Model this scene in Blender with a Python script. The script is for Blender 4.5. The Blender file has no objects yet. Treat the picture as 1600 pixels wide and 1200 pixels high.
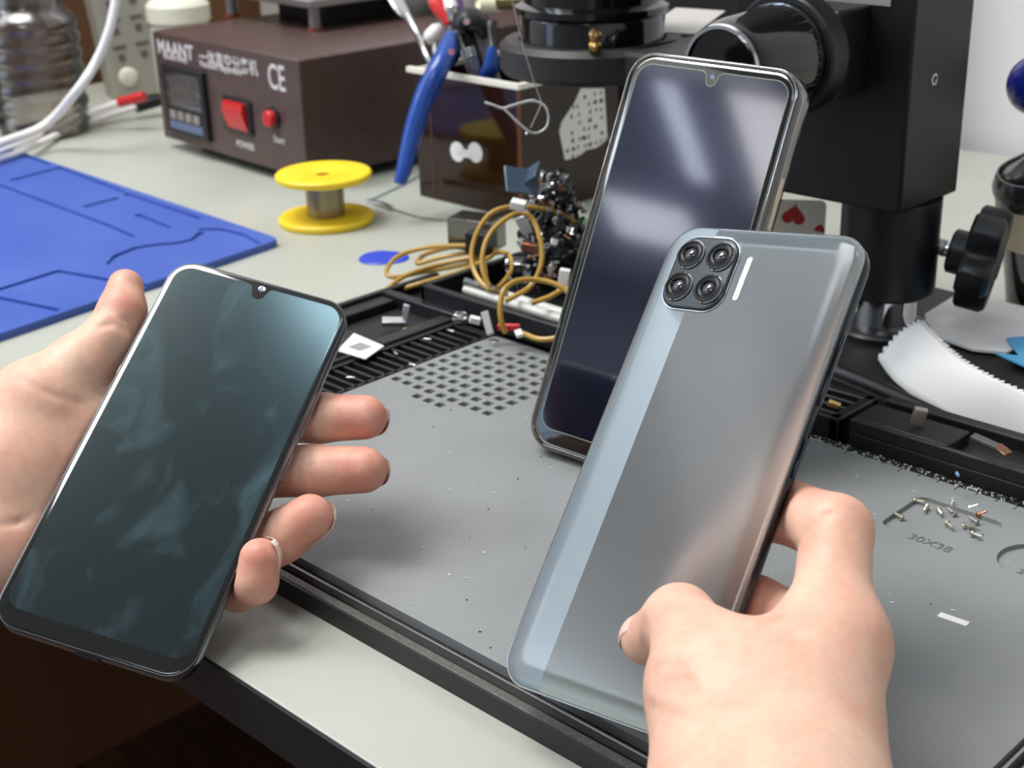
import bpy, bmesh, math, random
import numpy as np
from mathutils import Matrix, Vector, Quaternion
random.seed(11); rng = np.random.default_rng(11)
S = 0.001                      # the scene is written in millimetres
scn = bpy.context.scene
COL = scn.collection
MW = {}
# ------------------------------------------------------------------ camera model (solved from the three phones)
FPX = 2250.0; CH = 259.0
_d = np.array((.026, .923, .384)); _d /= np.linalg.norm(_d); _u = -_d
_fw = np.array((0, 0, 1.)); _Y = _fw - (_fw @ _u) * _u; _Y /= np.linalg.norm(_Y); _X = np.cross(_Y, _u)
RC = np.array([(_X - _Y) * 2 ** -.5, (_X + _Y) * 2 ** -.5, _u]); C0 = np.array((0, 0, CH))
def ray(px, py): return RC @ np.array(((px - 800) / FPX, (py - 600) / FPX, 1))
def at(px, py, D): return Vector(ray(px, py) * D + C0)
def onp(px, py, ax, v):
    r = ray(px, py); return Vector(r * ((v - C0[ax]) / r[ax]) + C0)
def zz(px, py, z=0): return onp(px, py, 2, z)
# ------------------------------------------------------------------ mesh builder
def catmull(pts, n=6, closed=False):
    P = [Vector(p) for p in pts]; out = []; m = len(P)
    rngk = range(m if closed else m - 1)
    for i in rngk:
        if closed: a, b, c, d = P[i - 1], P[i], P[(i + 1) % m], P[(i + 2) % m]
        else: a, b, c, d = P[max(i - 1, 0)], P[i], P[i + 1], P[min(i + 2, m - 1)]
        for k in range(n):
            t = k / n
            out.append(.5 * ((2 * b) + (c - a) * t + (2 * a - 5 * b + 4 * c - d) * t * t + (3 * b - a - 3 * c + d) * t ** 3))
    if not closed: out.append(P[-1])
    return out
def frame(zdir, up=(0, 0, 1)):
    z = Vector(zdir).normalized(); u = Vector(up)
    if abs(z.dot(u.normalized())) > .98: u = Vector((0, 1, 0))
    x = u.cross(z).normalized(); y = z.cross(x)
    return Matrix((x, y, z)).transposed()
def TM(loc, zdir=None, up=(0, 0, 1)):
    m = (frame(zdir, up) if zdir is not None else Matrix.Identity(3)).to_4x4(); m.translation = Vector(loc); return m
def rrect(w, h, r, n=8, cx=0, cy=0):
    rs = r if isinstance(r, (list, tuple)) else [r] * 4; out = []
    for (sx, sy, a0), q in zip(((1, 1, 0), (-1, 1, 90), (-1, -1, 180), (1, -1, 270)), rs):
        for k in range(n + 1):
            a = math.radians(a0 + 90 * k / n)
            out.append((cx + sx * (w / 2 - q) + q * math.cos(a), cy + sy * (h / 2 - q) + q * math.sin(a)))
    return out
class MB:
    def __init__(s): s.v = []; s.f = []; s.m = []
    def add(s, vs, fs, M=None, mi=0):
        o = len(s.v)
        s.v += [(M @ Vector(p)) if M is not None else Vector(p) for p in vs]
        s.f += [tuple(o + i for i in f) for f in fs]; s.m += [mi] * len(fs); return s
    def box(s, x0, x1, y0, y1, z0, z1, M=None, mi=0):
        v = [(x, y, z) for z in (z0, z1) for y in (y0, y1) for x in (x0, x1)]
        return s.add(v, [(0, 2, 3, 1), (4, 5, 7, 6), (0, 1, 5, 4), (2, 6, 7, 3), (0, 4, 6, 2), (1, 3, 7, 5)], M, mi)
    def loft(s, loops, M=None, cap0=True, cap1=True, mi=0, closed=False):
        n = len(loops[0]); v = [p for l in loops for p in l]; f = []
        m = len(loops)
        for i in range(m if closed else m - 1):
            a = i * n; b = ((i + 1) % m) * n
            for k in range(n): f.append((a + k, a + (k + 1) % n, b + (k + 1) % n, b + k))
        if not closed:
            if cap0: f.append(tuple(reversed(range(n))))
            if cap1: f.append(tuple((m - 1) * n + k for k in range(n)))
        return s.add(v, f, M, mi)
    def prism(s, poly, z0, z1, M=None, mi=0):
        return s.loft([[(x, y, z0) for x, y in poly], [(x, y, z1) for x, y in poly]], M, mi=mi)
    def lathe(s, prof, n=32, M=None, mi=0):
        return s.loft([[(max(r, .001) * math.cos(6.28318531 * k / n), max(r, .001) * math.sin(6.28318531 * k / n), z) for k in range(n)] for r, z in prof], M, mi=mi)
    def cyl(s, a, b, r, n=24, mi=0, r2=None):
        a = Vector(a); b = Vector(b)
        return s.lathe([(r, 0), (r if r2 is None else r2, (b - a).length)], n, TM(a, b - a), mi)
    def ring(s, prof, n=40, M=None, mi=0):       # closed profile of (r, z)
        L = [[(r * math.cos(6.28318531 * k / n), r * math.sin(6.28318531 * k / n), z) for r, z in prof] for k in range(n)]
        return s.loft(L, M, mi=mi, closed=True)
    def tube(s, pts, r, n=10, closed=False, mi=0, sq=1.0):
        P = [Vector(p) for p in pts]; m = len(P)
        R = list(r) if isinstance(r, (list, tuple)) else [r] * m
        T = []
        for i in range(m):
            if closed: t = P[(i + 1) % m] - P[i - 1]
            else: t = P[min(i + 1, m - 1)] - P[max(i - 1, 0)]
            T.append(t.normalized())
        q = frame(T[0]); x = q.col[0]; loops = []
        for i in range(m):
            x = (x - T[i] * x.dot(T[i])).normalized(); y = T[i].cross(x)
            loops.append([P[i] + (x * math.cos(6.28318531 * k / n) + y * math.sin(6.28318531 * k / n) * sq) * R[i] for k in range(n)])
        return s.loft(loops, mi=mi, closed=closed)
    def ball(s, c, r, n=16, m=10, M=None, mi=0):
        rx, ry, rz = r if isinstance(r, (list, tuple)) else (r, r, r); c = Vector(c)
        L = []
        for i in range(m + 1):
            a = -math.pi / 2 + math.pi * i / m; q = max(math.cos(a), .002)
            L.append([(c.x + rx * q * math.cos(6.2832 * k / n), c.y + ry * q * math.sin(6.2832 * k / n), c.z + rz * math.sin(a)) for k in range(n)])
        return s.loft(L, M, mi=mi)
    def slab(s, w, h, r, prof, n=8, M=None, cx=0, cy=0, mi=0):   # prof: list of (inset, z)
        return s.loft([[(x, y, z) for x, y in rrect(w - 2 * i, h - 2 * i, max(r - i, .2), n, cx, cy)] for i, z in prof], M, mi=mi)
    def rim(s, w, h, r, prof, n=8, M=None, mi=0):                # closed profile ring around a rounded rectangle
        cols = [[(x, y, z) for x, y in rrect(w - 2 * i, h - 2 * i, max(r - i, .2), n)] for i, z in prof]
        L = [[c[k] for c in cols] for k in range(len(cols[0]))]
        return s.loft(L, M, mi=mi, closed=True)
    def text(s, body, size, ext, M, mi=0, align='LEFT', sx=1, bold=0):
        cu = bpy.data.curves.new('tmp', 'FONT'); cu.body = body; cu.size = size; cu.extrude = ext; cu.offset = bold; cu.align_x = align; cu.resolution_u = 3
        ob = bpy.data.objects.new('tmp', cu); COL.objects.link(ob); bpy.context.view_layer.update()
        me = bpy.data.meshes.new_from_object(ob.evaluated_get(bpy.context.evaluated_depsgraph_get()))
        s.add([(v.co.x * sx, v.co.y, v.co.z) for v in me.vertices], [tuple(p.vertices) for p in me.polygons], M, mi)
        bpy.data.objects.remove(ob); bpy.data.curves.remove(cu); bpy.data.meshes.remove(me); return s
def mesh_of(name, mb, Mi, mats, smooth):
    me = bpy.data.meshes.new(name)
    me.from_pydata([tuple((Mi @ p) * S) for p in mb.v], [], mb.f)
    for m in (mats if isinstance(mats, (list, tuple)) else [mats]): me.materials.append(m)
    if len(me.materials) > 1: me.polygons.foreach_set('material_index', mb.m)
    bm = bmesh.new(); bm.from_mesh(me); bmesh.ops.recalc_face_normals(bm, faces=bm.faces); bm.to_mesh(me); bm.free()
    if smooth is not None:
        me.polygons.foreach_set('use_smooth', [True] * len(me.polygons)); me.set_sharp_from_angle(angle=math.radians(smooth))
    me.update(); return me
def fin(o, bevel, seg=2):
    if bevel:
        b = o.modifiers.new('bevel', 'BEVEL'); b.width = bevel * S; b.segments = seg; b.limit_method = 'ANGLE'; b.angle_limit = math.radians(40)
    return o
def tag(o, label=None, cat=None, group=None, kind=None):
    for k, v in (('label', label), ('category', cat), ('group', group), ('kind', kind)):
        if v: o[k] = v
    return o
def root(name, M, label, cat, group=None):
    if not isinstance(M, Matrix): M = Matrix.Translation(Vector(M))
    o = bpy.data.objects.new(name, None); COL.objects.link(o); o.empty_display_size = .01
    B = M.copy(); B.translation = B.translation * S; o.matrix_basis = B; MW[o.name] = M
    return tag(o, label, cat, group)
def part(name, mb, mats, parent, local=False, bevel=0, smooth=35, label=None, kind=None):
    M = MW[parent.name]; Mi = Matrix.Identity(4) if local else M.inverted()
    o = bpy.data.objects.new(name, mesh_of(name, mb, Mi, mats, smooth)); COL.objects.link(o); o.parent = parent; MW[o.name] = M
    if label: o['label'] = label
    if kind: o['kind'] = kind
    return fin(o, bevel)
def top(name, mb, mats, label, cat, M=None, local=False, bevel=0, smooth=35, group=None, kind=None):
    if M is None:
        xs = [p.x for p in mb.v]; ys = [p.y for p in mb.v]; zs = [p.z for p in mb.v]
        M = Matrix.Translation(((min(xs) + max(xs)) / 2, (min(ys) + max(ys)) / 2, min(zs)))
    elif not isinstance(M, Matrix): M = Matrix.Translation(Vector(M))
    Mi = Matrix.Identity(4) if local else M.inverted()
    o = bpy.data.objects.new(name, mesh_of(name, mb, Mi, mats, smooth)); COL.objects.link(o)
    B = M.copy(); B.translation = B.translation * S; o.matrix_basis = B; MW[o.name] = M
    return fin(tag(o, label, cat, group, kind), bevel)
def struct(name, mb, mats): return top(name, mb, mats, None, None, kind='structure')
def cut(o, cutters):            # real recesses: boolean difference, then the cutters go away
    for mb in cutters:
        me = mesh_of('cutter', mb, MW[o.name].inverted(), [], None)
        c = bpy.data.objects.new('cutter', me); COL.objects.link(c); c.matrix_basis = o.matrix_basis
        m = o.modifiers.new('cut', 'BOOLEAN'); m.operation = 'DIFFERENCE'; m.solver = 'EXACT'; m.object = c
        bpy.context.view_layer.update()
        nm = bpy.data.meshes.new_from_object(o.evaluated_get(bpy.context.evaluated_depsgraph_get()))
        o.modifiers.remove(m); old = o.data; o.data = nm; nm.name = old.name
        bpy.data.objects.remove(c); bpy.data.meshes.remove(me)
    o.data.polygons.foreach_set('use_smooth', [False] * len(o.data.polygons))
# ------------------------------------------------------------------ materials
def lin(h):
    h = h.lstrip('#'); c = [int(h[i:i + 2], 16) / 255 for i in (0, 2, 4)]
    return tuple(x / 12.92 if x <= .04045 else ((x + .055) / 1.055) ** 2.4 for x in c) + (1,)
def mat(name, col, rough=.5, metal=0, spec=.5, coat=0, coat_r=.05, tint=None, mix=None, bump=None, trans=0, ior=1.45, sss=0, emit=None, alpha=None):
    m = bpy.data.materials.new(name); m.use_nodes = True; nt = m.node_tree; N = nt.nodes; L = nt.links
    b = N['Principled BSDF']; I = b.inputs
    I['Base Color'].default_value = lin(col); I['Roughness'].default_value = rough; I['Metallic'].default_value = metal
    I['Specular IOR Level'].default_value = spec; I['Coat Weight'].default_value = coat; I['Coat Roughness'].default_value = coat_r
    I['Transmission Weight'].default_value = trans; I['IOR'].default_value = ior
    if tint: I['Coat Tint'].default_value = lin(tint)
    if sss:
        I['Subsurface Weight'].default_value = sss; I['Subsurface Radius'].default_value = (1, .35, .2); I['Subsurface Scale'].default_value = .0022
    if emit: I['Emission Color'].default_value = lin(emit[0]); I['Emission Strength'].default_value = emit[1]
    tc = N.new('ShaderNodeTexCoord')
    if mix:                     # (colour 2, scale, low, high, stretch)
        t = N.new('ShaderNodeTexNoise'); t.inputs['Scale'].default_value = mix[1]; t.inputs['Detail'].default_value = 6; t.inputs['Distortion'].default_value = mix[5] if len(mix) > 5 else 0
        mp = N.new('ShaderNodeMapping'); mp.inputs['Scale'].default_value = mix[4] if len(mix) > 4 else (1, 1, 1)
        r = N.new('ShaderNodeMapRange'); r.inputs['From Min'].default_value = mix[2]; r.inputs['From Max'].default_value = mix[3]
        x = N.new('ShaderNodeMix'); x.data_type = 'RGBA'; x.inputs[6].default_value = lin(col); x.inputs[7].default_value = lin(mix[0])
        L.new(tc.outputs['Object'], mp.inputs['Vector']); L.new(mp.outputs[0], t.inputs['Vector']); L.new(t.outputs[0], r.inputs['Value']); L.new(r.outputs[0], x.inputs[0]); L.new(x.outputs[2], I['Base Color'])
    if bump:                    # (scale, strength, distance mm)
        t = N.new('ShaderNodeTexNoise'); t.inputs['Scale'].default_value = bump[0]; t.inputs['Detail'].default_value = 4
        q = N.new('ShaderNodeBump'); q.inputs['Strength'].default_value = bump[1]; q.inputs['Distance'].default_value = bump[2] * S
        L.new(tc.outputs['Object'], t.inputs['Vector']); L.new(t.outputs[0], q.inputs['Height']); L.new(q.outputs[0], I['Normal'])
    return m
def thin_clear(name, tint, refl=.12, rough=.05, body=None, fi=1.5):   # thin clear plastic: tinted transparency under a gloss
    m = bpy.data.materials.new(name); m.use_nodes = True; nt = m.node_tree; N = nt.nodes; L = nt.links
    N.remove(N['Principled BSDF']); o = N['Material Output']
    t = N.new('ShaderNodeBsdfTransparent'); t.inputs[0].default_value = lin(tint)
    g = N.new('ShaderNodeBsdfGlossy'); g.inputs['Roughness'].default_value = rough
    f = N.new('ShaderNodeFresnel'); f.inputs[0].default_value = fi
    a = N.new('ShaderNodeMath'); a.operation = 'ADD'; a.inputs[1].default_value = refl; a.use_clamp = True
    x = N.new('ShaderNodeMixShader'); L.new(f.outputs[0], a.inputs[0]); L.new(a.outputs[0], x.inputs[0])
    if body:
        d = N.new('ShaderNodeBsdfDiffuse'); d.inputs[0].default_value = lin(body[0]); y = N.new('ShaderNodeMixShader'); y.inputs[0].default_value = body[1]; L.new(t.outputs[0], y.inputs[1]); L.new(d.outputs[0], y.inputs[2]); t = y
    L.new(t.outputs[0], x.inputs[1]); L.new(g.outputs[0], x.inputs[2]); L.new(x.outputs[0], o.inputs[0])
    return m
K = {}
K['black'] = mat('black_plastic', '17171a', .42)
K['blackm'] = mat('black_paint', '121214', .38, mix=('1c1a1c', 60, .4, .7))
K['blackg'] = mat('gloss_black', '0a0a0b', .12, coat=.5)
K['rough_black'] = mat('textured_black', '141414', .5, mix=('343333', 900, .6, .8), bump=(1400, .5, .3))
K['steel'] = mat('steel', 'c9c9c9', .25, 1)
K['chrome'] = mat('chrome', 'e4e4e6', .07, 1)
K['brass'] = mat('brass', 'c9a468', .25, 1)
K['copper'] = mat('copper', 'a8735a', .35, 1)
K['white'] = mat('white_plastic', 'e8e6e2', .4)
K['paper'] = mat('paper', 'e2dfde', .85, bump=(700, .25, .3))
K['red'] = mat('red_plastic', 'c81e1e', .3, coat=.3)
K['blue'] = mat('blue_plastic', '1a4494', .3, coat=.3)
K['clear'] = thin_clear('clear_plastic', 'f2f2f2', .06)
# ================================================================== the room
def wood(name, c1, c2, sc, stretch, rough=.5):
    return mat(name, c1, rough, mix=(c2, sc, .35, .65, stretch), bump=(200, .1, .2))
RX0, RX1, RY0, RY1 = -3200, 1700, -2800, 1000
struct('floor', MB().box(RX0, RX1, RY0, RY1, -770, -750), wood('floor_wood', '4a2c1c', '2a180e', 6, (1, 14, 1), .5))
struct('ceiling', MB().box(RX0, RX1, RY0, RY1, 1850, 1870), mat('ceiling_paint', 'eceeec', .9))
struct('wall_back', MB().box(RX0, RX1, RY1, RY1 + 20, -750, 1850), mat('wall_paint', 'dedadb', .8))
struct('wall_left', MB().box(RX0 - 20, RX0, RY0, RY1, -750, 1850), mat('wall_paint_left', 'd6d8d8', .8))
struct('wall_right', MB().box(RX1, RX1 + 20, RY0, RY1, -750, 1850), K['white'])
struct('wall_front', MB().box(RX0, RX1, RY0 - 20, RY0, -750, 1850), mat('wall_paint_grey', 'a9adb0', .8))
m = MB(); m.box(-2900, -2000, RY0 + 2, RY0 + 12, 300, 1350)
wn = struct('reflection_pane', m, mat('pane_glow', 'b8c4d0', .3, emit=('a9c4e6', 1.6)))  # unseen glowing pane and its frame, added for reflections on the phones
m = MB()
for x in (-2920, -2460, -1990): m.box(x, x + 40, RY0, RY0 + 40, 260, 1390)
for z in (260, 1350): m.box(-2920, -1950, RY0, RY0 + 40, z, z + 40)
part('reflection_pane_frame', m, K['white'], wn)
m = MB().box(-1860, -1300, 330, 985, -750, 420)
top('wooden_cabinet', m, wood('cabinet_wood', '7d573a', '5e3d26', 5, (1, 1, .12)), 'brown wooden cabinet side seen behind the bottle at the far left', 'cabinet', bevel=2)
# ================================================================== workbench
t = root('workbench', (-450, 550, -750), 'pale grey laminate workbench with a black front edge, carrying everything', 'workbench')
part('tabletop', MB().box(-1285, 640, 210.5, 985, -17, 0), mat('laminate', 'b2b3a8', .3, mix=('a8a99e', 9, .35, .7), bump=(900, .06, .2)), t, bevel=.6)
part('edge_band', MB().box(-1285, 640, 209, 210.5, -19, -.4), K['black'], t)
for x, y in ((-1255, 250), (600, 250), (-1255, 950), (600, 950)):
    part('leg', MB().box(x - 25, x + 25, y - 25, y + 25, -750, -17), K['black'], t, bevel=2)
part('rear_panel', MB().box(-1230, 575, 960, 975, -600, -17), K['black'], t)
# ================================================================== black repair platform
MX0, MX1, MY0, MY1, MZ = -475, -136, 262, 463.5, 9.0
t = root('repair_platform', (-330, 380, 0), 'black repair platform framing the grey mat, with slots and parts bins', 'platform')
part('base_tray', MB().box(-566, -100, 250.5, 508, 0, 5.2), K['rough_black'], t, bevel=.8)
part('front_face', MB().box(-566, -100, 250.0, 251, 0, 7.4), K['black'], t)
part('front_rail', MB().box(-566, -100, 251, 254.2, 5, 7.6), mat('worn_metal_rail', '55534f', .42, .35, mix=('6d6a64', 900, .45, .7), bump=(1500, .3, .2)), t, bevel=.2)
part('front_lip', MB().box(-566, -134.5, 257.4, 258.0, 5, 8.0), mat('lip_grey', '8d8a86', .3, .6), t)
part('front_ridge', MB().box(-566, -134.5, 258.0, 258.8, 5, 7.8), K['black'], t)
part('side_lip', MB().box(-134.6, -133.6, 258.8, 466, 5, 8.2), bpy.data.materials['lip_grey'], t)
fl = MB()                                             # the narrow slot strip left of the mat
fl.box(-504, -500.5, 256, 466, 5, 9.6)
for k in range(34): fl.box(-500.6, -476.5, 262 + k * 6.0, 263.7 + k * 6.0, 5, 9)
fl.box(-478, -476.3, 256, 466, 5, 9)
part('slot_strip', fl, K['black'], t)
bn = MB()                                             # bins outside the slot strip
bn.box(-566, -562, 256, 508, 5, 12); bn.box(-507, -504, 256, 466, 5, 11); bn.box(-562, -507, 256, 330, 5, 9); bn.box(-562, -507, 400, 418, 5, 11)
bn.box(-562, -507, 466, 472, 5, 12); bn.box(-562, -507, 356, 361, 5, 11); bn.box(-562, -551, 418, 466, 5, 10); bn.box(-515, -507, 418, 466, 5, 10)
part('side_bins', bn, K['black'], t, bevel=.7)
def tray(x0, x1, y0, y1, z1, wall=4):
    m = MB(); m.box(x0, x1, y0, y1, 5, 8)
    m.box(x0, x1, y0, y0 + wall, 5, z1); m.box(x0, x1, y1 - wall, y1, 5, z1); m.box(x0, x0 + wall, y0, y1, 5, z1); m.box(x1 - wall, x1, y0, y1, 5, z1); return m
part('rear_bin', tray(-538, -396, 472, 560, 20), K['black'], t, bevel=.9)
m = tray(-318, -283, 469.5, 500, 18, 5)
for k in range(3): m.box(-314, -287, 476 + k * 7, 478.5 + k * 7, 7, 17)
part('rear_slot_block', m, K['black'], t, bevel=.9)
m = MB(); m.box(-278, -100, 469.5, 502, 5, 14.5); m.box(-278, -100, 469.5, 472, 14, 20); m.box(-278, -236, 472, 490, 14, 20); m.box(-229, -206, 472, 479, 14, 18); m.box(-278, -100, 496, 502, 14, 20)
part('rear_ledge', m, K['rough_black'], t, bevel=.9)
part('debris_channel', MB().box(-330, -136.5, 464, 469.4, 5, 8.0), K['rough_black'], t)
rb = MB(); rb.box(-132, -100, 256, 466, 5, 5.8)
for k in range(100): rb.box(-130, -103, 258 + k * 2.05, 259 + k * 2.05, 5.5, 7.6)
part('ribbed_strip', rb, mat('rib_metal', '8b8478', .35, .7), t)
# ================================================================== grey silicone mat
mm = MB().prism(rrect(MX1 - MX0, MY1 - MY0, 3, 5, (MX0 + MX1) / 2, (MY0 + MY1) / 2), 5.4, MZ)
gm = mat('silicone_grey', '878888', .4, mix=('7c7d7d', 14, .35, .7), bump=(260, .12, .3))
mt = top('silicone_mat', mm, gm, 'dark grey silicone work mat with holes and engraved recesses on the platform', 'mat', bevel=0)
def inpoly(p, q):
    c = False; j = len(q) - 1
    for i in range(len(q)):
        if (q[i][1] > p[1]) != (q[j][1] > p[1]) and p[0] < (q[j][0] - q[i][0]) * (p[1] - q[i][1]) / (q[j][1] - q[i][1]) + q[i][0]: c = not c
        j = i
    return c
hz = [zz(x, y, MZ) for x, y in ((748, 534), (797, 556), (818, 546), (862, 566), (858, 606), (748, 652), (706, 634), (693, 640), (646, 622), (655, 614), (606, 597))]
hq = [(p.x, p.y) for p in hz]; holes = MB(); p0 = zz(746.5, 543, MZ); dx = 7.45
for i in range(-3, 16):
    for j in range(-14, 6):
        c = (p0.x + i * dx, p0.y + j * dx)
        if inpoly(c, hq): holes.prism(rrect(4.6, 4.2, .9, 2, *c), MZ - 2.4, MZ + 1)
a, b, c = zz(1383, 815, MZ), zz(1430, 775, MZ), zz(1568, 818, MZ)
w, h = c.x - a.x, (b.y - a.y) + 5
rec = MB().prism(rrect(c.x - a.x + 2, 30, 4, 5, (a.x + c.x) / 2, b.y - 15 + 2), MZ - 1.7, MZ + 1)
cc = zz(1622, 880, MZ)
circ = MB().lathe([(13.5, MZ - 1.6), (13.5, MZ + 1)], 40, Matrix.Translation((cc.x, cc.y, 0)))
h1 = zz(773, 532, MZ); hole = MB().lathe([(2.6, MZ - 2.4), (2.6, MZ + 1)], 20, Matrix.Translation((h1.x, h1.y, 0)))
tk = MB()
for k in range(24):
    x = -322 + k * 8; L = 2.2 if k % 3 else 3.6
    tk.box(x, x + .5, MY1 - L, MY1 + .5, MZ - .5, MZ + 1)
cut(mt, [holes, rec, circ, hole, tk])
tx = MB(); tx2 = MB(); lm_ = mat('mat_letter', '5c5c5b', .5); q = zz(1421, 836, MZ)
tx.text('30X38', 6.2, .12, Matrix.Translation((q.x, q.y - 2.5, MZ + .02)))
q = zz(1588, 888, MZ); tx2.text('2', 5, .12, Matrix.Translation((q.x, q.y, MZ - 1.55)))
part('size_lettering', tx, lm_, mt); part('number_lettering', tx2, lm_, mt)
rv = MB().lathe([(2.4, MZ - 2.4), (2.4, MZ - .6), (1.5, MZ - .2), (0, MZ - .2)], 20, Matrix.Translation((h1.x, h1.y, 0)))
part('rivet', rv, K['steel'], mt)
# dust and clippings on the mat: nobody could count them
db = MB()
for k in range(190):
    x = rng.uniform(MX0 + 5, MX1 - 4); y = rng.uniform(MY0 + 4, MY1 - 2)
    if inpoly((x, y), hq) or (a.x - 2 < x < c.x + 3 and b.y - 32 < y < b.y + 5): continue
    s = rng.uniform(.18, .55); M = Matrix.Translation((x, y, MZ + .16)) @ Matrix.Rotation(rng.uniform(0, 3), 4, 'Z')
    db.box(-s * rng.uniform(.6, 2), s, -s * .5, s * .5, -.12, .12, M, int(rng.random() < .25))
for k in range(700):
    x = rng.uniform(-330, MX1 - 2); y = MY1 + rng.uniform(.9, 5.4); s = rng.uniform(.2, .6)
    db.box(-s, s, -s * .6, s * .6, -.3, .3, Matrix.Translation((x, y, 8.35)) @ Matrix.Rotation(rng.uniform(0, 3), 4, 'Z'), int(rng.random() < .66))
top('dust', db, [mat('pale_dust', 'c9c9c6', .7), mat('dark_dust', '3a3a3a', .7)], 'pale dust and tiny clippings scattered over the grey mat', 'dust', kind='stuff')
p = zz(1489.5, 968.5, MZ); st = MB()
st.box(-4.9, 4.9, -1.5, 1.5, 0, .35, Matrix.Translation((p.x, p.y, MZ)) @ Matrix.Rotation(math.radians(4), 4, 'Z'))
top('paper_strip', st, K['paper'], 'small white paper strip lying alone on the grey mat right of the hand', 'paper strip')
# ------------------------------------------------------------------ little screws in the recess
def screw(M, label, name='screw'):
    t = root(name, M, label, 'screw', 'tiny screws on the grey mat')
    return t
q_ = 1.25
hd = MB().lathe([(r * .95, z * q_) for r, z in [(.15, .0), (1.25, .05), (1.35, .3), (1.1, .75), (.5, .95), (.45, .55), (0, .5)]], 16)
sh = MB().lathe([(r * .9, z * q_) for r, z in [(.62, 0)] + [(.62 if k % 2 else .78, -.18 * k) for k in range(1, 15)] + [(.4, -2.9), (0, -3.1)]], 12)
ms = mat('screw_metal', 'd8d4c4', .22, 1)
specs = [((1407, 812), -175, 1, 'tiny silver screw nearest the left end of the recess, head to the right'),
         ((1431, 786), 20, 0, 'tiny silver screw at the upper left corner of the recess'),
         ((1447, 797), -60, 0, 'tiny silver screw second along the back of the recess'),
         ((1467, 802), -35, 0, 'tiny silver screw lying slantwise third along the back of the recess'),
         ((1490, 806), 170, 0, 'tiny silver screw lying flat under the upright screw'),
         ((1488, 795), None, 0, 'tiny silver screw standing point up in the recess'),
         ((1515, 798), 75, 0, 'tiny silver screw standing slantwise against the back edge of the recess'),
         ((1481, 823), -25, 0, 'tiny silver screw in the middle of the recess just above the engraved number'),
         ((1530, 809), 85, 0, 'tiny copper toned screw near the right end of the recess'),
         ((1524, 819), 175, 0, 'tiny silver screw lying flat below the copper toned screw'),
         ((1508, 826), 30, 0, 'tiny silver screw touching the washer in the recess'),
         ((1521, 839), 0, 0, 'tiny silver screw lowest of all, below the washer')]
first = None
def place_screw(p, ang, z, label, mt2=None, group='tiny screws on the grey mat'):
    global first
    if ang is None: M = Matrix.Translation((p.x, p.y, z)) @ Matrix.Rotation(math.pi, 4, 'X')
    else:                                             # shank along +X in the plane, turned by ang
        M = Matrix.Translation((p.x, p.y, z + 1.3)) @ Matrix.Rotation(math.radians(ang), 4, 'Z') @ Matrix.Rotation(math.radians(-97), 4, 'Y')
    t = root('screw', M, label, 'screw', group)
    if first is None:
        h = part('screw_head', hd, ms, t, local=True); s = part('screw_shank', sh, ms, t, local=True, smooth=None); first = (h, s)
    else:
        for f in first:
            cpy = f.copy(); COL.objects.link(cpy); cpy.parent = t; MW[cpy.name] = M
            if mt2: cpy.data = f.data.copy(); cpy.data.materials[0] = mt2
    return t
for (px, py), ang, _, lab in specs:
    place_screw(zz(px, py, MZ - 1.6), None if ang is None else ang - 12, MZ - 1.7, lab, K['copper'] if 'copper toned screw n' in lab else None)
place_screw(zz(1447, 728, MZ), 10, MZ, 'tiny silver screw lying across the tick marks on the back edge of the mat')
p = zz(1524, 829, MZ - 1); top('washer', MB().ring([(2.2, 0), (2.9, 0), (2.9, .35), (2.2, .35)], 28, Matrix.Translation((p.x, p.y, MZ - 1.7))), gm, 'thin dark ring washer lying among the screws in the recess', 'washer')
# ================================================================== phones
def pose(rows): return Matrix(((*rows[0],), (*rows[1],), (*rows[2],), (0, 0, 0, 1)))
PB = pose([[.9914, -.1109, -.0688, -229.1601], [.0245, .6758, -.7367, 296.1657], [.1282, .7287, .6727, 79.8769]])
PF = pose([[.8347, -.3119, .4540, -392.1086], [.5041, .7646, -.4015, 233.1077], [-.2219, .5640, .7954, 53.3420]])
kc = .985
PC = pose([[.9964, -.0234, .0818, -340.3314 * kc], [.0837, .4420, -.8931, 423.5043 * kc], [-.0152, .8967, .4424, CH + (83.3234 - CH) * kc]])
def depth_on(PM, px, py):
    n = np.array(PM.col[2][:3]); c = np.array(PM.col[3][:3]); r = ray(px, py); return float(n @ (c - C0) / (n @ r))
def smudge_glass(name, col, sm, scale, lo, hi, rough=.06, cr=.05, tint=None):
    m = mat(name, col, rough, coat=1, coat_r=cr, tint=tint, mix=(sm, scale, lo, hi, (1, .6, 1), .9))
    return m
glassb = mat('phone_glass_black', '0c0d0e', .08, coat=1)
frame_chr = mat('phone_frame_chrome', '96989d', .28, 1)
# ---- left phone, black screen towards us
W, H, T = 68.4, 147.4, 7.8
t = root('smartphone', PF, 'phone with a black screen, face up in the left hand', 'phone')
part('frame', MB().slab(W + .5, H + .5, 9.5, [(1.6, -T + .8), (.5, -T + 1.6), (0, -T + 2.8), (0, -3), (.5, -1.7), (.9, -1.4)], 10), frame_chr, t, True, smooth=50)
part('bezel_gasket', MB().slab(W - .4, H - .4, 9.2, [(0, -1.9), (0, -.85), (.4, -.6)], 10), K['blackg'], t, True)
part('back_cover', MB().slab(W - 1.2, H - 1.2, 9, [(3.4, -T), (1.2, -T + .4), (.4, -T + 1.2)], 10), mat('back_grey', '6e7278', .3, .4, coat=.5), t, True)
part('front_glass', MB().slab(W - .5, H - .5, 9.1, [(0, -.8), (0, -.35), (.25, -.08), (.8, 0)], 10), glassb, t, True, smooth=60)
part('glass_rim', MB().rim(W - .1, H - .1, 9.3, [(0, -.75), (0, -.3), (.45, -.15), (.45, -.75)], 10), mat('rim_metal', '6c6e72', .35, 1), t, True, smooth=60)
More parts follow.
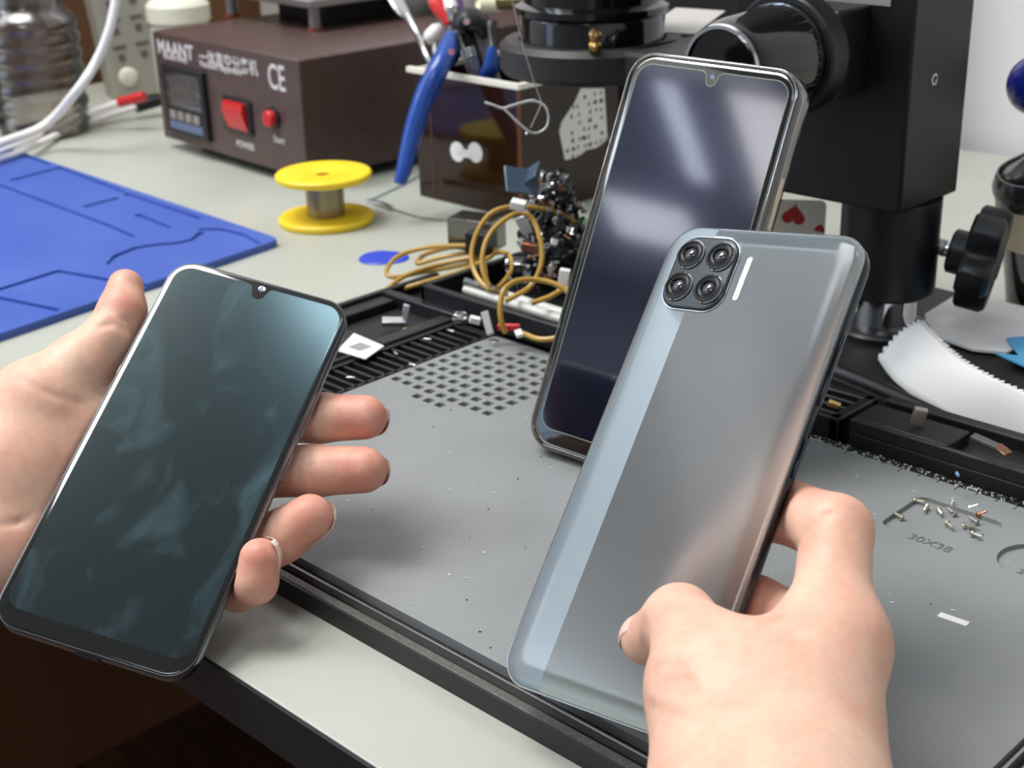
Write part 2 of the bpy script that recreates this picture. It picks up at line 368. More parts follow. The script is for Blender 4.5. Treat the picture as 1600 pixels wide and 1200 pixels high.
def display(W, H, r, inset, chin, notch, M, nm, parent, z=.03, edge=None):
    """screen area with a drop notch cut into its top edge"""
    w, h = W - 2 * inset, H - inset * 1.2 - chin; cy = (chin - inset * 1.2) / 2
    P = rrect(w, h, r, 8, 0, cy); ty = cy + h / 2; n = []
    rr, dp, fl = notch
    for k in range(13):                              # from right to left under the notch
        a = math.pi * k / 12; n.append((rr * math.cos(a), ty - dp + rr - rr * math.sin(a)))
    n = [(rr + fl, ty), (rr + fl * .35, ty - fl * .3)] + n + [(-rr - fl * .35, ty - fl * .3), (-rr - fl, ty)]
    Q = P[:9] + n + P[9:]
    if edge: part('screen_edge_line', MB().tube([(x, y, z) for x, y in Q], .16, 6, closed=True), edge, parent, True)
    return part(nm, MB().prism(Q, z - .04, z), M, parent, True, smooth=None)
scr = smudge_glass('screen_smudged', '131a1c', '505d61', 52, .5, .8, .2, .13, 'bcdce4')
ds = display(W, H, 6.5, 2.2, 6.4, (2.6, 5.4, 2.2), scr, 'display', t)
part('front_camera', MB().lathe([(1.25, .0), (1.25, .06), (.9, .09), (0, .05)], 24, Matrix.Translation((.4, 70.3, 0))), mat('lens_grey', 'a8a8b4', .1, .8), t, True)
part('earpiece', MB().slab(9, .5, .24, [(0, 0), (0, .05)], 4, cy=H / 2 - .95), K['black'], t, True)
part('volume_rocker', MB().box(W / 2 + .1, W / 2 + .75, 20, 41, -5.2, -3.4), frame_chr, t, True, bevel=.3)
part('power_button', MB().box(W / 2 + .1, W / 2 + .75, 2, 13, -5.2, -3.4), frame_chr, t, True, bevel=.3)
part('charging_port', MB().slab(9, 2.6, 1.2, [(0, 0), (0, .5)], 6, TM((0, -H / 2 - .3, -4.4), (0, -1, 0), (0, 0, 1))), K['black'], t, True)
# ---- right phone, grey blue back towards us (local z=0 is the back)
W, H, T = 68.9, 151.0, 7.6
t = root('smartphone', PB, 'phone with a glossy grey blue back and four cameras, in the right hand', 'phone')
frb = mat('phone_frame_dark', '3c3f47', .18, 1)
part('frame', MB().slab(W, H, 9.5, [(1.2, -T + .5), (.4, -T + 1.1), (0, -T + 2.2), (0, -2.2), (.5, -1.5)], 10), frb, t, True, smooth=50)
part('front_glass', MB().slab(W - 1, H - 1, 9, [(1, -T), (.3, -T + .3), (.2, -T + .9)], 10), glassb, t, True)
part('frame_seam', MB().rim(W + .1, H + .1, 9.6, [(0, -2.3), (0, -1.7), (.8, -1.7), (.8, -2.3)], 10), K['blackg'], t, True)
def film(name, base, tilt, r=.3):                     # metallic film whose micro prisms lean one way
    m = mat(name, base, r, .82, coat=.6, coat_r=.13); nt = m.node_tree; N = nt.nodes; L = nt.links
    tc = N.new('ShaderNodeTexCoord'); g = N.new('ShaderNodeNewGeometry'); vt = N.new('ShaderNodeVectorTransform'); vt.vector_type = 'NORMAL'; vt.convert_from = 'OBJECT'; vt.convert_to = 'WORLD'
    vt.inputs[0].default_value = tilt
    ad = N.new('ShaderNodeVectorMath'); ad.operation = 'ADD'; nm = N.new('ShaderNodeVectorMath'); nm.operation = 'NORMALIZE'
    L.new(g.outputs['Normal'], ad.inputs[0]); L.new(vt.outputs[0], ad.inputs[1]); L.new(ad.outputs[0], nm.inputs[0]); L.new(nm.outputs[0], N['Principled BSDF'].inputs['Normal'])
    return m
fA = film('back_film_main', 'c6d2d8', (.02, -.05, 0), .3); fB = film('back_film_strip', 'bfd0dc', (-.06, .10, 0), .3)
bc = MB(); xs = -17.9
prof = [(0, -2.1), (.1, -1.7), (.5, -1.25), (1.4, -.8), (2.8, -.4), (4.6, -.12), (6.4, -.01), (8, 0)]
def cutrow(inset, z, left):                          # one contour of the cover, clipped at the colour split
    P = rrect(W - .3 - 2 * inset, H - .3 - 2 * inset, max(9.4 - inset, 2), 10); P = [(x, y) for x, y in P]
    out = []
    for i in range(len(P)):
        a, b = P[i - 1], P[i]
        ia, ib = (a[0] <= xs) == left, (b[0] <= xs) == left
        if ia != ib:
            k = (xs - a[0]) / (b[0] - a[0]); out.append((xs, a[1] + k * (b[1] - a[1]), z))
        if ib: out.append((b[0], b[1], z))
    return out
for left, nm, f in ((False, 'back_cover_main', fA), (True, 'back_cover_strip', fB)):
    R_ = [cutrow(i, z, left) for i, z in prof]
    n0 = len(R_[0])
    rows = []
    for r_ in R_:                                    # rotate so each row starts at the split crossing
        k0 = [k for k in range(len(r_)) if abs(r_[k][0] - xs) < 1e-6 and abs(r_[(k - 1) % len(r_)][0] - xs) < 1e-6]
        k0 = k0[0] if k0 else 0; rows.append(r_[k0:] + r_[:k0])
    m_ = MB().loft(rows, cap0=True, cap1=True)
    part(nm, m_, f, t, True, smooth=50)
CMX, CMY = -17.2, 58.6
cb = part('camera_module', MB().slab(22.5, 24.6, 6.5, [(0, -.2), (0, .7), (.35, 1.1), (1.0, 1.2)], 10, cx=CMX, cy=CMY), mat('camera_plate', '2b333a', .3, 0, spec=.4), t, True, smooth=50)
for lx, ly in ((-5.6, 5.7), (5.6, 5.7), (-5.6, -5.3), (5.6, -5.3)):
    M = Matrix.Translation((CMX + lx, CMY + ly, 1.2))
    ln = part('camera_lens', MB().ring([(3.9, 0), (4.7, 0), (4.7, .7), (4.45, .95), (3.9, .95)], 40, M), mat('lens_ring', '121314', .25, 0, spec=.25) if 'lens_ring' not in bpy.data.materials else bpy.data.materials['lens_ring'], t, True, smooth=40)
    part('lens_glass', MB().lathe([(3.95, .2), (3.9, .75), (3.2, .95), (2.2, .7), (1.9, .4), (0, .3)], 36, M), mat('lens_black', '0b0b0d', .2, spec=.2) if 'lens_black' not in bpy.data.materials else bpy.data.materials['lens_black'], ln, True)
    part('lens_pupil', MB().lathe([(2.0, .4), (1.7, .7), (1.2, .95), (.6, 1.1), (0, 1.15)], 28, M), mat('pupil', '35323b', .1, 0, coat=1) if 'pupil' not in bpy.data.materials else bpy.data.materials['pupil'], ln, True)
for lx, ly in ((-5.6, 5.7), (5.6, 5.7), (-5.6, -5.3), (5.6, -5.3)): part('lens_trim', MB().ring([(4.65, 0), (4.95, 0), (4.95, .5), (4.65, .75)], 40, Matrix.Translation((CMX + lx, CMY + ly, 1.2))), K['chrome'], t, True, smooth=40)
part('camera_trim', MB().rim(23.0, 25.1, 6.7, [(0, -.1), (0, .45), (.5, .45), (.5, -.1)], 10, Matrix.Translation((CMX, CMY, 0))), K['chrome'], t, True)
part('flash', MB().slab(1.9, 14.5, .9, [(0, -.05), (0, .25), (.25, .35)], 6, cx=-1.9, cy=58.2), mat('flash_lens', 'f2eedf', .15, .2, coat=1), t, True)
part('flash_divider', MB().box(-2.7, -1.1, 57.4, 58.6, 0, .42), K['steel'], t, True)
part('volume_rocker', MB().box(W / 2 - .1, W / 2 + .55, 24, 46, -5.2, -3.6), frb, t, True, bevel=.3)
part('power_button', MB().box(W / 2 - .1, W / 2 + .55, 2, 14, -5.2, -3.6), frb, t, True, bevel=.3)
part('speaker_grille', MB().box(12, 26, -H / 2 - .12, -H / 2 + .4, -5.4, -4.2), K['black'], t, True)
# ---- rear phone in a clear case, leaning
W, H, T = 77.5, 164.0, 10.5
t = root('smartphone', PC, 'black screen phone in a clear case, standing tilted on the grey mat', 'phone')
w2, h2 = W - 4.2, H - 4.2
part('frame', MB().slab(w2, h2, 10, [(1, -T + 1.9), (.2, -T + 2.8), (0, -T + 4), (0, -2.2), (.3, -1.3)], 10), mat('phone_frame_gold', 'b48f72', .2, 1), t, True, smooth=50)
part('front_glass', MB().slab(w2 - .4, h2 - .4, 9.8, [(0, -1.5), (0, -.9), (.3, -.65), (.8, -.6)], 10), glassb, t, True, smooth=60)
part('glass_rim', MB().rim(w2 - .1, h2 - .1, 9.9, [(0, -1.2), (0, -.8), (.4, -.7), (.4, -1.2)], 10), K['chrome'], t, True)
display(w2, h2, 6.5, 2.4, 6.2, (2.2, 5.6, 2.6), smudge_glass('screen_clean', '0e0f17', '1b1d28', 9, .45, .8, .12, .06, 'c8ccf6'), 'display', t, z=-.57, edge=mat('edge_line', '9aa08c', .3, .5))
part('front_camera', MB().lathe([(1.1, -.6), (1.1, -.52), (.7, -.5), (0, -.54)], 24, Matrix.Translation((0, h2 / 2 - 4.6, 0))), mat('lens_violet', '6a6786', .1, .6), t, True)
cs = thin_clear('case_clear', 'd9cfc6', .16, .07)
part('clear_case', MB().rim(W, H, 11.5, [(.6, -T), (0, -T + 1.2), (0, -.9), (.4, -.2), (1.0, 0), (1.7, -.3), (1.9, -1.2), (1.9, -T + 2), (2.4, -T + 1.6), (2.4, -T)], 12), cs, t, True, smooth=50)
part('case_back', MB().slab(W - 4, H - 4, 10, [(0, -T), (0, -T + .9)], 10), cs, t, True)
part('volume_rocker', MB().box(W / 2 - .3, W / 2 + .7, 22, 42, -6.6, -4.2), mat('tan_button', 'd8c8b4', .25, .2), t, True, bevel=.4)
part('charging_port', MB().slab(9, 2.6, 1.2, [(0, 0), (0, .7)], 6, TM((0, -H / 2 + .3, -5.6), (0, -1, 0), (0, 0, 1))), K['black'], t, True)
# ================================================================== hands: one smooth skin grown over a posed skeleton
def capf(X, a, b, ra, rb):
    a = np.array(a, np.float32); b = np.array(b, np.float32); ba = b - a; L = float(ba @ ba) + 1e-9
    h = np.clip(((X - a) @ ba) / L, 0, 1)
    return np.linalg.norm(X - a - h[..., None] * ba, axis=-1) - (ra + h * (rb - ra))
def smin(a, b, k):
    h = np.clip(.5 + .5 * (b - a) / k, 0, 1); return b + (a - b) * h - k * h * (1 - h)
class Field:
    def __init__(s, lo, hi, h):
        s.h = h; s.lo = np.array(lo, np.float32); s.n = np.ceil((np.array(hi) - lo) / h).astype(int) + 1
        s.ax = [s.lo[i] + h * np.arange(s.n[i], dtype=np.float32) for i in range(3)]
    def new(s): return np.full(s.n, 60, np.float32)
    def block(s, pts, pad):
        P = np.array(pts); a = np.clip(np.floor((P.min(0) - pad - s.lo) / s.h).astype(int), 0, s.n - 1); b = np.clip(np.ceil((P.max(0) + pad - s.lo) / s.h).astype(int) + 1, 1, s.n)
        sl = tuple(slice(a[i], b[i]) for i in range(3))
        return sl, np.stack(np.meshgrid(*[s.ax[i][sl[i]] for i in range(3)], indexing='ij'), -1)
    def chain(s, F, pts, k):                          # pts: [(Vector, r)]
        for (a, ra), (b, rb) in zip(pts[:-1], pts[1:]):
            sl, X = s.block([a, b], max(ra, rb) + 14)
            F[sl] = smin(F[sl], capf(X, a, b, ra, rb), k)
    def crease(s, F, pts, r, k):
        for a, b in zip(pts[:-1], pts[1:]):
            sl, X = s.block([a, b], r + 6)
            F[sl] = -smin(-F[sl], capf(X, a, b, r, r), k)
def surface_nets(F, lo, h):
    s = F < 0; nx, ny, nz = F.shape
    cor = [(i, j, k) for i in (0, 1) for j in (0, 1) for k in (0, 1)]
    sub = lambda A, c: A[c[0]:nx - 1 + c[0], c[1]:ny - 1 + c[1], c[2]:nz - 1 + c[2]]
    cnt = sum(sub(s, c).astype(np.int8) for c in cor); act = (cnt > 0) & (cnt < 8)
    I = np.argwhere(act); idx = np.full(act.shape, -1, np.int64); idx[act] = np.arange(len(I))
    vals = {c: F[I[:, 0] + c[0], I[:, 1] + c[1], I[:, 2] + c[2]] for c in cor}
    acc = np.zeros((len(I), 3)); num = np.zeros(len(I))
    for c in cor:
        for ax in range(3):
            if c[ax] == 0:
                d = list(c); d[ax] = 1; d = tuple(d); a, b = vals[c], vals[d]; m = (a < 0) != (b < 0)
                t = np.where(m, a / np.where(m, a - b, 1), 0); p = np.array(c, float)[None] + np.zeros((len(I), 1)); p[:, ax] += t
                acc[m] += p[m]; num[m] += 1
    V = (I + acc / num[:, None]) * h + lo
    Q = []
    for ax in range(3):
        o1, o2 = [i for i in range(3) if i != ax]
        a = [slice(1, -1)] * 3; a[ax] = slice(0, -1); b = list(a); b[ax] = slice(1, None)
        m = s[tuple(a)] != s[tuple(b)]; E = np.argwhere(m); off = np.array([1, 1, 1]); off[ax] = 0; E = E + off
        fl = s[tuple(E.T)]
        def g(d1, d2):
            e = E.copy(); e[:, o1] -= d1; e[:, o2] -= d2; return idx[tuple(e.T)]
        q = np.stack([g(0, 0), g(1, 0), g(1, 1), g(0, 1)], 1)
        flip = fl if ax != 1 else ~fl
        q[flip] = q[flip][:, ::-1]; Q.append(q)
    return V, np.concatenate(Q)
def skin_mat():
    m = mat('skin', 'e6b497', .46, spec=.42, sss=.22); nt = m.node_tree; N = nt.nodes; L = nt.links; b = N['Principled BSDF']
    at_ = N.new('ShaderNodeAttribute'); at_.attribute_name = 'blush'
    tc = N.new('ShaderNodeTexCoord')
    n1 = N.new('ShaderNodeTexNoise'); n1.inputs['Scale'].default_value = 70; n1.inputs['Detail'].default_value = 5
    n2 = N.new('ShaderNodeTexNoise'); n2.inputs['Scale'].default_value = 420; n2.inputs['Detail'].default_value = 3
    L.new(tc.outputs['Object'], n1.inputs[0]); L.new(tc.outputs['Object'], n2.inputs[0])
    ad = N.new('ShaderNodeMath'); ad.operation = 'MULTIPLY_ADD'; ad.inputs[1].default_value = .9; L.new(n1.outputs[0], ad.inputs[0]); L.new(at_.outputs['Fac'], ad.inputs[2])
    cr = N.new('ShaderNodeValToRGB'); e = cr.color_ramp.elements; e[0].position = .25; e[0].color = lin('edc6ad'); e[1].position = 1.15 if False else 1.0; e[1].color = lin('d98a78')
    q = cr.color_ramp.elements.new(.55); q.color = lin('e8b59d')
    L.new(ad.outputs[0], cr.inputs[0])
    mx = N.new('ShaderNodeMix'); mx.data_type = 'RGBA'; mx.blend_type = 'MULTIPLY'; mx.inputs[0].default_value = .22
    L.new(cr.outputs[0], mx.inputs[6]); L.new(n2.outputs[0], mx.inputs[7]); L.new(mx.outputs[2], b.inputs['Base Color'])
    vo = N.new('ShaderNodeTexVoronoi'); vo.inputs['Scale'].default_value = 900; vo.feature = 'DISTANCE_TO_EDGE'
    mp = N.new('ShaderNodeMapping'); mp.inputs['Scale'].default_value = (1, 1, .55); L.new(tc.outputs['Object'], mp.inputs[0]); L.new(mp.outputs[0], vo.inputs['Vector'])
    b1 = N.new('ShaderNodeBump'); b1.inputs['Strength'].default_value = .22; b1.inputs['Distance'].default_value = .00012; L.new(vo.outputs[0], b1.inputs['Height'])
    n3 = N.new('ShaderNodeTexNoise'); n3.inputs['Scale'].default_value = 160; n3.inputs['Detail'].default_value = 5; L.new(tc.outputs['Object'], n3.inputs[0])
    b2 = N.new('ShaderNodeBump'); b2.inputs['Strength'].default_value = .3; b2.inputs['Distance'].default_value = .0005; L.new(n3.outputs[0], b2.inputs['Height']); L.new(b1.outputs[0], b2.inputs['Normal'])
    L.new(b2.outputs[0], b.inputs['Normal']); return m
SKIN = skin_mat(); NAIL = mat('nail', 'eec3b2', .25, coat=.4); NAILTIP = mat('nail_tip', 'f3e6d8', .35, coat=.3)
def make_hand(name, label, PM, J, chains, palm, web, blush, creases, phone=None, hres=1.1):
    """J: joint -> (px, py, offset behind the phone face in mm, radius in mm)"""
    W3 = {}
    for k, (px, py, off, r) in J.items(): W3[k] = (np.array(at(px, py, depth_on(PM, px, py) + off), np.float32), r)
    A = np.array([p for p, _ in W3.values()]); lo = A.min(0) - 34; hi = A.max(0) + 34
    G = Field(lo, hi, hres); FP = G.new()
    for ch in palm: G.chain(FP, [W3[k] for k in ch], 9)
    for ch in web: G.chain(FP, [W3[k] for k in ch], 12)
    FF = G.new()
    for ch in chains:
        f1 = G.new(); G.chain(f1, [W3[k] for k in ch], 2.5); FF = smin(FF, f1, 1.0)
    F = smin(FP, FF, 5.5)
    if phone:                                         # flesh stops at the phone it presses on
        w, h, zb, zt, rr_ = phone
        Mi = np.array(PM.inverted()); X = np.stack(np.meshgrid(*G.ax, indexing='ij'), -1)
        Lc = X @ Mi[:3, :3].T.astype(np.float32) + Mi[:3, 3].astype(np.float32)
        q = np.stack([np.abs(Lc[..., 0]) - (w / 2 - rr_), np.abs(Lc[..., 1]) - (h / 2 - rr_)], -1)
        d2 = np.linalg.norm(np.maximum(q, 0), axis=-1) + np.minimum(q.max(-1), 0) - rr_
        dz = np.abs(Lc[..., 2] - (zb + zt) / 2) - (zt - zb) / 2
        D = np.minimum(np.maximum(d2, dz), 0) + np.hypot(np.maximum(d2, 0), np.maximum(dz, 0))
        F = -smin(-F, D - .45, .8); del X, Lc, q, d2, dz, D
    for pts, r in creases:                            # laid on the skin where the eye meets it
        P = []
        for c_ in catmull([(px, py, 0) for px, py in pts], 5):
            px, py = c_.x, c_.y
            d0 = depth_on(PM, px, py); ds_ = np.arange(d0 - 60, d0 + 60, .35); R_ = ray(px, py)
            ix = np.round((R_[None] * ds_[:, None] + C0 - G.lo) / hres).astype(int); ok = ((ix >= 0) & (ix < np.array(F.shape))).all(1)
            v = np.full(len(ds_), 9.); v[ok] = F[tuple(ix[ok].T)]; hit = np.argmax(v < 0)
            if v[hit] < 0: P.append(Vector(R_ * (ds_[hit] - r * .45) + C0))
        if len(P) > 1: G.crease(F, P, r, 1.0)
    V, Q = surface_nets(F, G.lo, hres)
    M = Matrix.Translation(Vector(V.mean(0)))
    me = bpy.data.meshes.new(name); c = V.mean(0)
    me.from_pydata(((V - c) * S).tolist(), [], Q.tolist()); me.materials.append(SKIN)
    bm = bmesh.new(); bm.from_mesh(me); bmesh.ops.recalc_face_normals(bm, faces=bm.faces)
    for _ in range(4): bmesh.ops.smooth_vert(bm, verts=bm.verts, factor=.5, use_axis_x=True, use_axis_y=True, use_axis_z=True)
    bm.to_mesh(me); bm.free(); me.polygons.foreach_set('use_smooth', [True] * len(me.polygons))
    bl = np.zeros(len(V), np.float32)
    for k, amt, rad in blush: bl = np.maximum(bl, amt * np.exp(-(np.linalg.norm(V - W3[k][0], axis=1) / rad) ** 2))
    a = me.attributes.new('blush', 'FLOAT', 'POINT'); a.data.foreach_set('value', bl)
    o = bpy.data.objects.new(name, me); COL.objects.link(o); o.matrix_basis = Matrix.Translation(M.translation * S); MW[o.name] = M
    tag(o, label, 'hand'); return o, W3
def nail(o, tip, prev, dorsal, w=10.5, l=12, out=.45):
    """nail plate curved around the finger end; dorsal = direction the back of the finger faces"""
    p, r = Vector(tip[0]), tip[1]; ax = (p - Vector(prev[0])).normalized(); d = Vector(dorsal); d = (d - ax * d.dot(ax)).normalized(); s = ax.cross(d)
    for nm, u0, u1, mt_ in (('fingernail', -.55 * l, r * .86, NAIL), ('nail_edge', r * .86, r * .97 + out, NAILTIP)):
        mb = MB(); L = []
        for k in range(9):
            u = u0 + (u1 - u0) * k / 8; row = []
            R0 = r * math.sqrt(1 - .8 * min(max(u, 0) / r, 1.1) ** 2 * .95) if u > 0 else r
            taper = (1 - .25 * max(0, (u - r * .4) / r)) * (1 - .45 * max(0, (u - r * .55) / (r * .5 + out)) ** 3)
            for sd in (1, -1):
                for q in range(11):
                    x = (q / 5 - 1) * sd
                    row.append(p + ax * u + d * (R0 + (.5 if sd > 0 else -.25) - 2.0 * x * x) + s * (w / 2 * taper * x))
            L.append(row)
        mb.loft(L); part(nm, mb, mt_, o, smooth=50)
LJ = dict(
 tt=(196, 448, 3, 6.6), t1=(191, 486, 4, 8.6), ti=(174, 523, 5, 9.0), t2=(122, 574, 6, 11.6), tm=(58, 640, 9, 15), tc=(-70, 770, 16, 18),
 th=(26, 742, 15, 15.5), th2=(-10, 850, 19, 15),
 wr=(-210, 890, 20, 25), fa=(-520, 1030, 26, 29),
 im=(225, 652, 25, 10.8), ip=(392, 655, 20, 9.2), id=(500, 653, 17.5, 8.8), it=(570, 652, 14, 8.0),
 mm=(245, 728, 27, 10.8), mp=(404, 737, 21.5, 9.4), md=(490, 736, 18, 9.0), mt=(569, 734, 14, 8.2),
 rm=(235, 803, 27, 10.4), rp=(392, 866, 21.5, 9.2), rd=(440, 838, 15.5, 9.0), rt=(484, 808, 10, 8.0),
 lm=(205, 872, 25, 9.8), lp=(372, 918, 19, 7.8), ld=(398, 909, 5, 7.4), lt=(406, 873, 0, 6.9))
hl, W3 = make_hand('hand', 'open left hand cradling the black screen phone, fingers spread out behind it', PF, LJ,
    [('tm', 't2', 'ti', 't1', 'tt'), ('im', 'ip', 'id', 'it'), ('mm', 'mp', 'md', 'mt'), ('rm', 'rp', 'rd', 'rt'), ('lm', 'lp', 'ld', 'lt')],
    [('wr', 'im'), ('wr', 'mm'), ('wr', 'rm'), ('wr', 'lm'), ('im', 'mm', 'rm', 'lm'), ('wr', 'tc', 'tm'), ('fa', 'wr')],
    [('tc', 'th', 'tm'), ('th', 'th2', 'wr'), ('th', 'im')],
    [('tt', .38, 16), ('it', .4, 17), ('mt', .4, 18), ('rt', .4, 17), ('lt', .45, 16), ('th', .22, 26), ('ti', .15, 14)],
    [([(194, 498), (208, 515), (214, 530)], .9), ([(150, 512), (176, 506), (200, 518)], .7),
     ([(491, 703), (486, 720), (487, 742), (491, 768)], .75), ([(500, 700), (497, 722)], .35), ([(433, 806), (430, 830), (434, 858)], .75),
     ([(30, 590), (72, 612), (128, 632)], .7), ([(-20, 822), (25, 816), (48, 806)], .9), ([(440, 612), (437, 650)], .3)],
    phone=(68.9, 147.9, -7.8, 0, 9.5))
V3 = lambda k: W3[k]
away = -Vector(PF.col[2][:3])
nail(hl, V3('it'), V3('id'), away + Vector(RC @ np.array((.3, -.1, .2)))); nail(hl, V3('mt'), V3('md'), away + Vector(RC @ np.array((.5, -.3, 0))), out=.5)
nail(hl, V3('rt'), V3('rd'), away + Vector(RC @ np.array((.9, .1, 0))), out=.55); nail(hl, V3('lt'), V3('ld'), Vector(RC @ np.array((1., .1, .55))), w=9, out=.3)
nail(hl, V3('tt'), V3('t1'), Vector(RC @ np.array((-.25, .3, 1.))), w=9, out=-.5)
RJ = dict(
 tt=(1010, 1000, -7.6, 7.0), ti=(1062, 970, -15, 9.4), t1=(1090, 1012, -19, 11), tm=(1124, 1080, -21, 15.5), tc=(1162, 1240, -24, 20.5),
 w1=(1150, 1085, -14, 10), w2=(1262, 1036, -2, 7.5),
 im=(1297, 1004, 6, 10.2), ip=(1306, 830, 14, 9.8), id=(1228, 798, 17.5, 8.8), it=(1130, 800, 17.5, 8.2),
 mm=(1300, 1010, 22, 10), mp=(1180, 950, 22, 8.8), md=(1120, 925, 17.5, 8.2), mt=(1050, 905, 17, 7.8),
 rm=(1280, 1065, 25, 9), rp=(1165, 1030, 22, 8), rt=(1040, 1000, 17, 7.5),
 lm=(1262, 1120, 25, 8.5), lp=(1160, 1100, 20, 7.5), lt=(1060, 1085, 16.5, 7),
 bk=(1218, 1128, -12, 17), wr=(1208, 1320, -26, 24), wi=(1252, 1235, -18, 16), fa=(1265, 1760, -60, 28))
hr, W3 = make_hand('hand', 'right hand from below gripping the grey blue phone, bent thumb on its back', PB, RJ,
    [('tm', 't1', 'ti', 'tt'), ('im', 'ip', 'id', 'it'), ('mm', 'mp', 'md', 'mt'), ('rm', 'rp', 'rt'), ('lm', 'lp', 'lt')],
    [('wr', 'tc', 'tm'), ('wr', 'wi', 'im'), ('wr', 'mm'), ('wr', 'bk'), ('im', 'mm', 'rm', 'lm'), ('rm', 'wi'), ('lm', 'wr'), ('fa', 'wr')],
    [('w1', 'w2', 'im'), ('bk', 'tm'), ('bk', 'im')],
    [('ti', .12, 16), ('ip', .18, 20), ('id', .28, 22), ('im', .14, 18), ('mp', .3, 20), ('tt', .3, 9)],
    [([(1014, 1056), (1040, 1062), (1080, 1064)], 1.0), ([(1012, 1074), (1050, 1080), (1090, 1084)], .8), ([(1010, 1102), (1060, 1118), (1110, 1130)], .65), ([(1010, 1120), (1060, 1140), (1100, 1150)], .35),
     ([(1016, 1040), (1040, 1042), (1068, 1044)], .7), ([(1014, 1024), (1004, 1000), (1006, 970)], .5), ([(1236, 872), (1250, 842), (1276, 814), (1304, 800)], .8), ([(1184, 986), (1210, 972), (1238, 954)], .6), ([(1215, 1000), (1250, 985), (1290, 965)], .35)],
    phone=(69.1, 151.2, -7.6, 0, 9.5))
nail(hr, W3['tt'], W3['ti'], Vector(RC @ np.array((-.7, -.7, .25))), w=9.5, l=7, out=.3)
# ================================================================== blue silicone mat
P = [(-706, 505), (-1110, 521), (-1085, 216), (-670, 216)]
bm_ = MB(); R0 = 6
bm_.prism([(-712, 506), (-1110, 521), (-1085, 216), (-670, 216), (-703, 497), (-704, 502), (-707, 505)], 0, 4.5)
bmt = top('soldering_mat', bm_, mat('silicone_blue', '3954a2', .5, mix=('425da9', 12, .4, .7), bump=(500, .1, .2)), 'bright blue silicone soldering mat with moulded grooves, far left on the bench', 'mat')
def groove(pts, w=4.6, dep=1.8):
    Q = [zz(x, y, 4.5) for x, y in pts]; m = MB(); n = len(Q); L = []; Rr = []
    for i in range(n):
        d = (Q[min(i + 1, n - 1)] - Q[max(i - 1, 0)]).normalized(); s = Vector((-d.y, d.x, 0)) * w / 2; e = d * (w / 2 if i == n - 1 else (-w / 2 if i == 0 else 0)); L.append(Q[i] + s + e); Rr.append(Q[i] - s + e)
    poly = [(p.x, p.y) for p in L] + [(p.x, p.y) for p in reversed(Rr)]; return m.prism(poly, 4.5 - dep, 8)
cut(bmt, [groove(g) for g in (
    [(-60, 268), (60, 312), (167, 352), (205, 369)], [(20, 281), (89, 263)], [(92, 262), (190, 299)], [(35, 241), (75, 257)], [(135, 322), (181, 310)],
    [(198, 303), (308, 340)], [(216, 336), (262, 355)], [(172, 411), (182, 399), (213, 387), (247, 382), (276, 380), (302, 374), (314, 364)],
    [(317, 358), (345, 358), (377, 366), (402, 380)], [(0, 452), (89, 424)], [(92, 424), (161, 436), (230, 446)], [(-40, 457), (0, 466), (86, 484)])])
# ================================================================== brown heating station
HX0, HX1, HY0, HY1 = 0, 200, 0, 285
ha = math.radians(-3.65); HM = Matrix.Translation((-993.7, 611.1, 0)) @ Matrix.Rotation(ha, 4, 'Z'); HI = HM.inverted()
brn = mat('brown_paint', '4c3b37', .36, 0, mix=('55423e', 90, .35, .7), bump=(900, .15, .2))
t = root('heating_station', HM, 'brown metal heating station with red switch, behind the blue mat', 'heating station')
part('housing', MB().box(HX0, HX1, HY0, HY1, 8, 91, HM), brn, t, bevel=1.2)
for x in (22, 178):
    for y in (30, HY1 - 25): part('foot', MB().lathe([(8, 0), (9, 8.5)], 20, HM @ Matrix.Translation((x, y, 0))), K['black'], t)
FM = HM @ Matrix(((1, 0, 0, 0), (0, 0, -1, 0), (0, 1, 0, 0), (0, 0, 0, 1)))      # x right, y up, z towards the user
_n = np.array(HM.col[1][:3]); _p = np.array(HM.col[3][:3])
def fx(px, py):
    r = ray(px, py); p = HI @ Vector(r * float(_n @ (_p - C0) / (_n @ r)) + C0); return p.x, p.z
x0, z1 = fx(257, 98); x1, z0 = fx(333, 222)
m = MB().slab(x1 - x0, z1 - z0, 1.5, [(0, -.5), (0, 3.2), (.8, 4)], 4, FM, (x0 + x1) / 2, (z0 + z1) / 2)
pm = part('temperature_controller', m, K['black'], t)
cx, cz, w, h = (x0 + x1) / 2, (z0 + z1) / 2, x1 - x0, z1 - z0
part('display_window', MB().slab(w * .84, h * .5, 1, [(0, 3.9), (0, 4.3)], 3, FM, cx, cz + h * .17), mat('display_dark', '2a2226', .12, coat=1), pm)
dm = MB()
for r_, z_ in ((0, .27), (1, .09)):
    for k in range(4):
        dm.box(cx - w * .24 + k * w * .14, cx - w * .24 + k * w * .14 + w * .085, cz + h * z_ - h * .05, cz + h * z_ + h * .05, 4.25, 4.4, FM)
part('digits', dm, mat('dim_digits', '4c4246', .3), pm)
kb = MB()
for k in range(4): kb.box(cx - w * .36 + k * w * .19, cx - w * .36 + k * w * .19 + w * .14, cz - h * .27, cz - h * .15, 3.8, 4.9, FM)
part('keypad', kb, mat('key_grey', '8c847e', .5), pm)
part('keypad_strip', MB().box(cx - w * .4, cx + w * .4, cz - h * .42, cz - h * .3, 3.8, 4.3, FM), mat('key_blue', '5c6b84', .5), pm)
x0, z1 = fx(350, 148); x1, z0 = fx(398, 213); cx, cz, w, h = (x0 + x1) / 2, (z0 + z1) / 2, x1 - x0, z1 - z0
sw = part('switch_frame', MB().slab(w, h, 1.5, [(0, -.5), (0, 1.6), (.6, 2)], 4, FM, cx, cz), K['black'], t)
rk = MB(); hw = w * .36
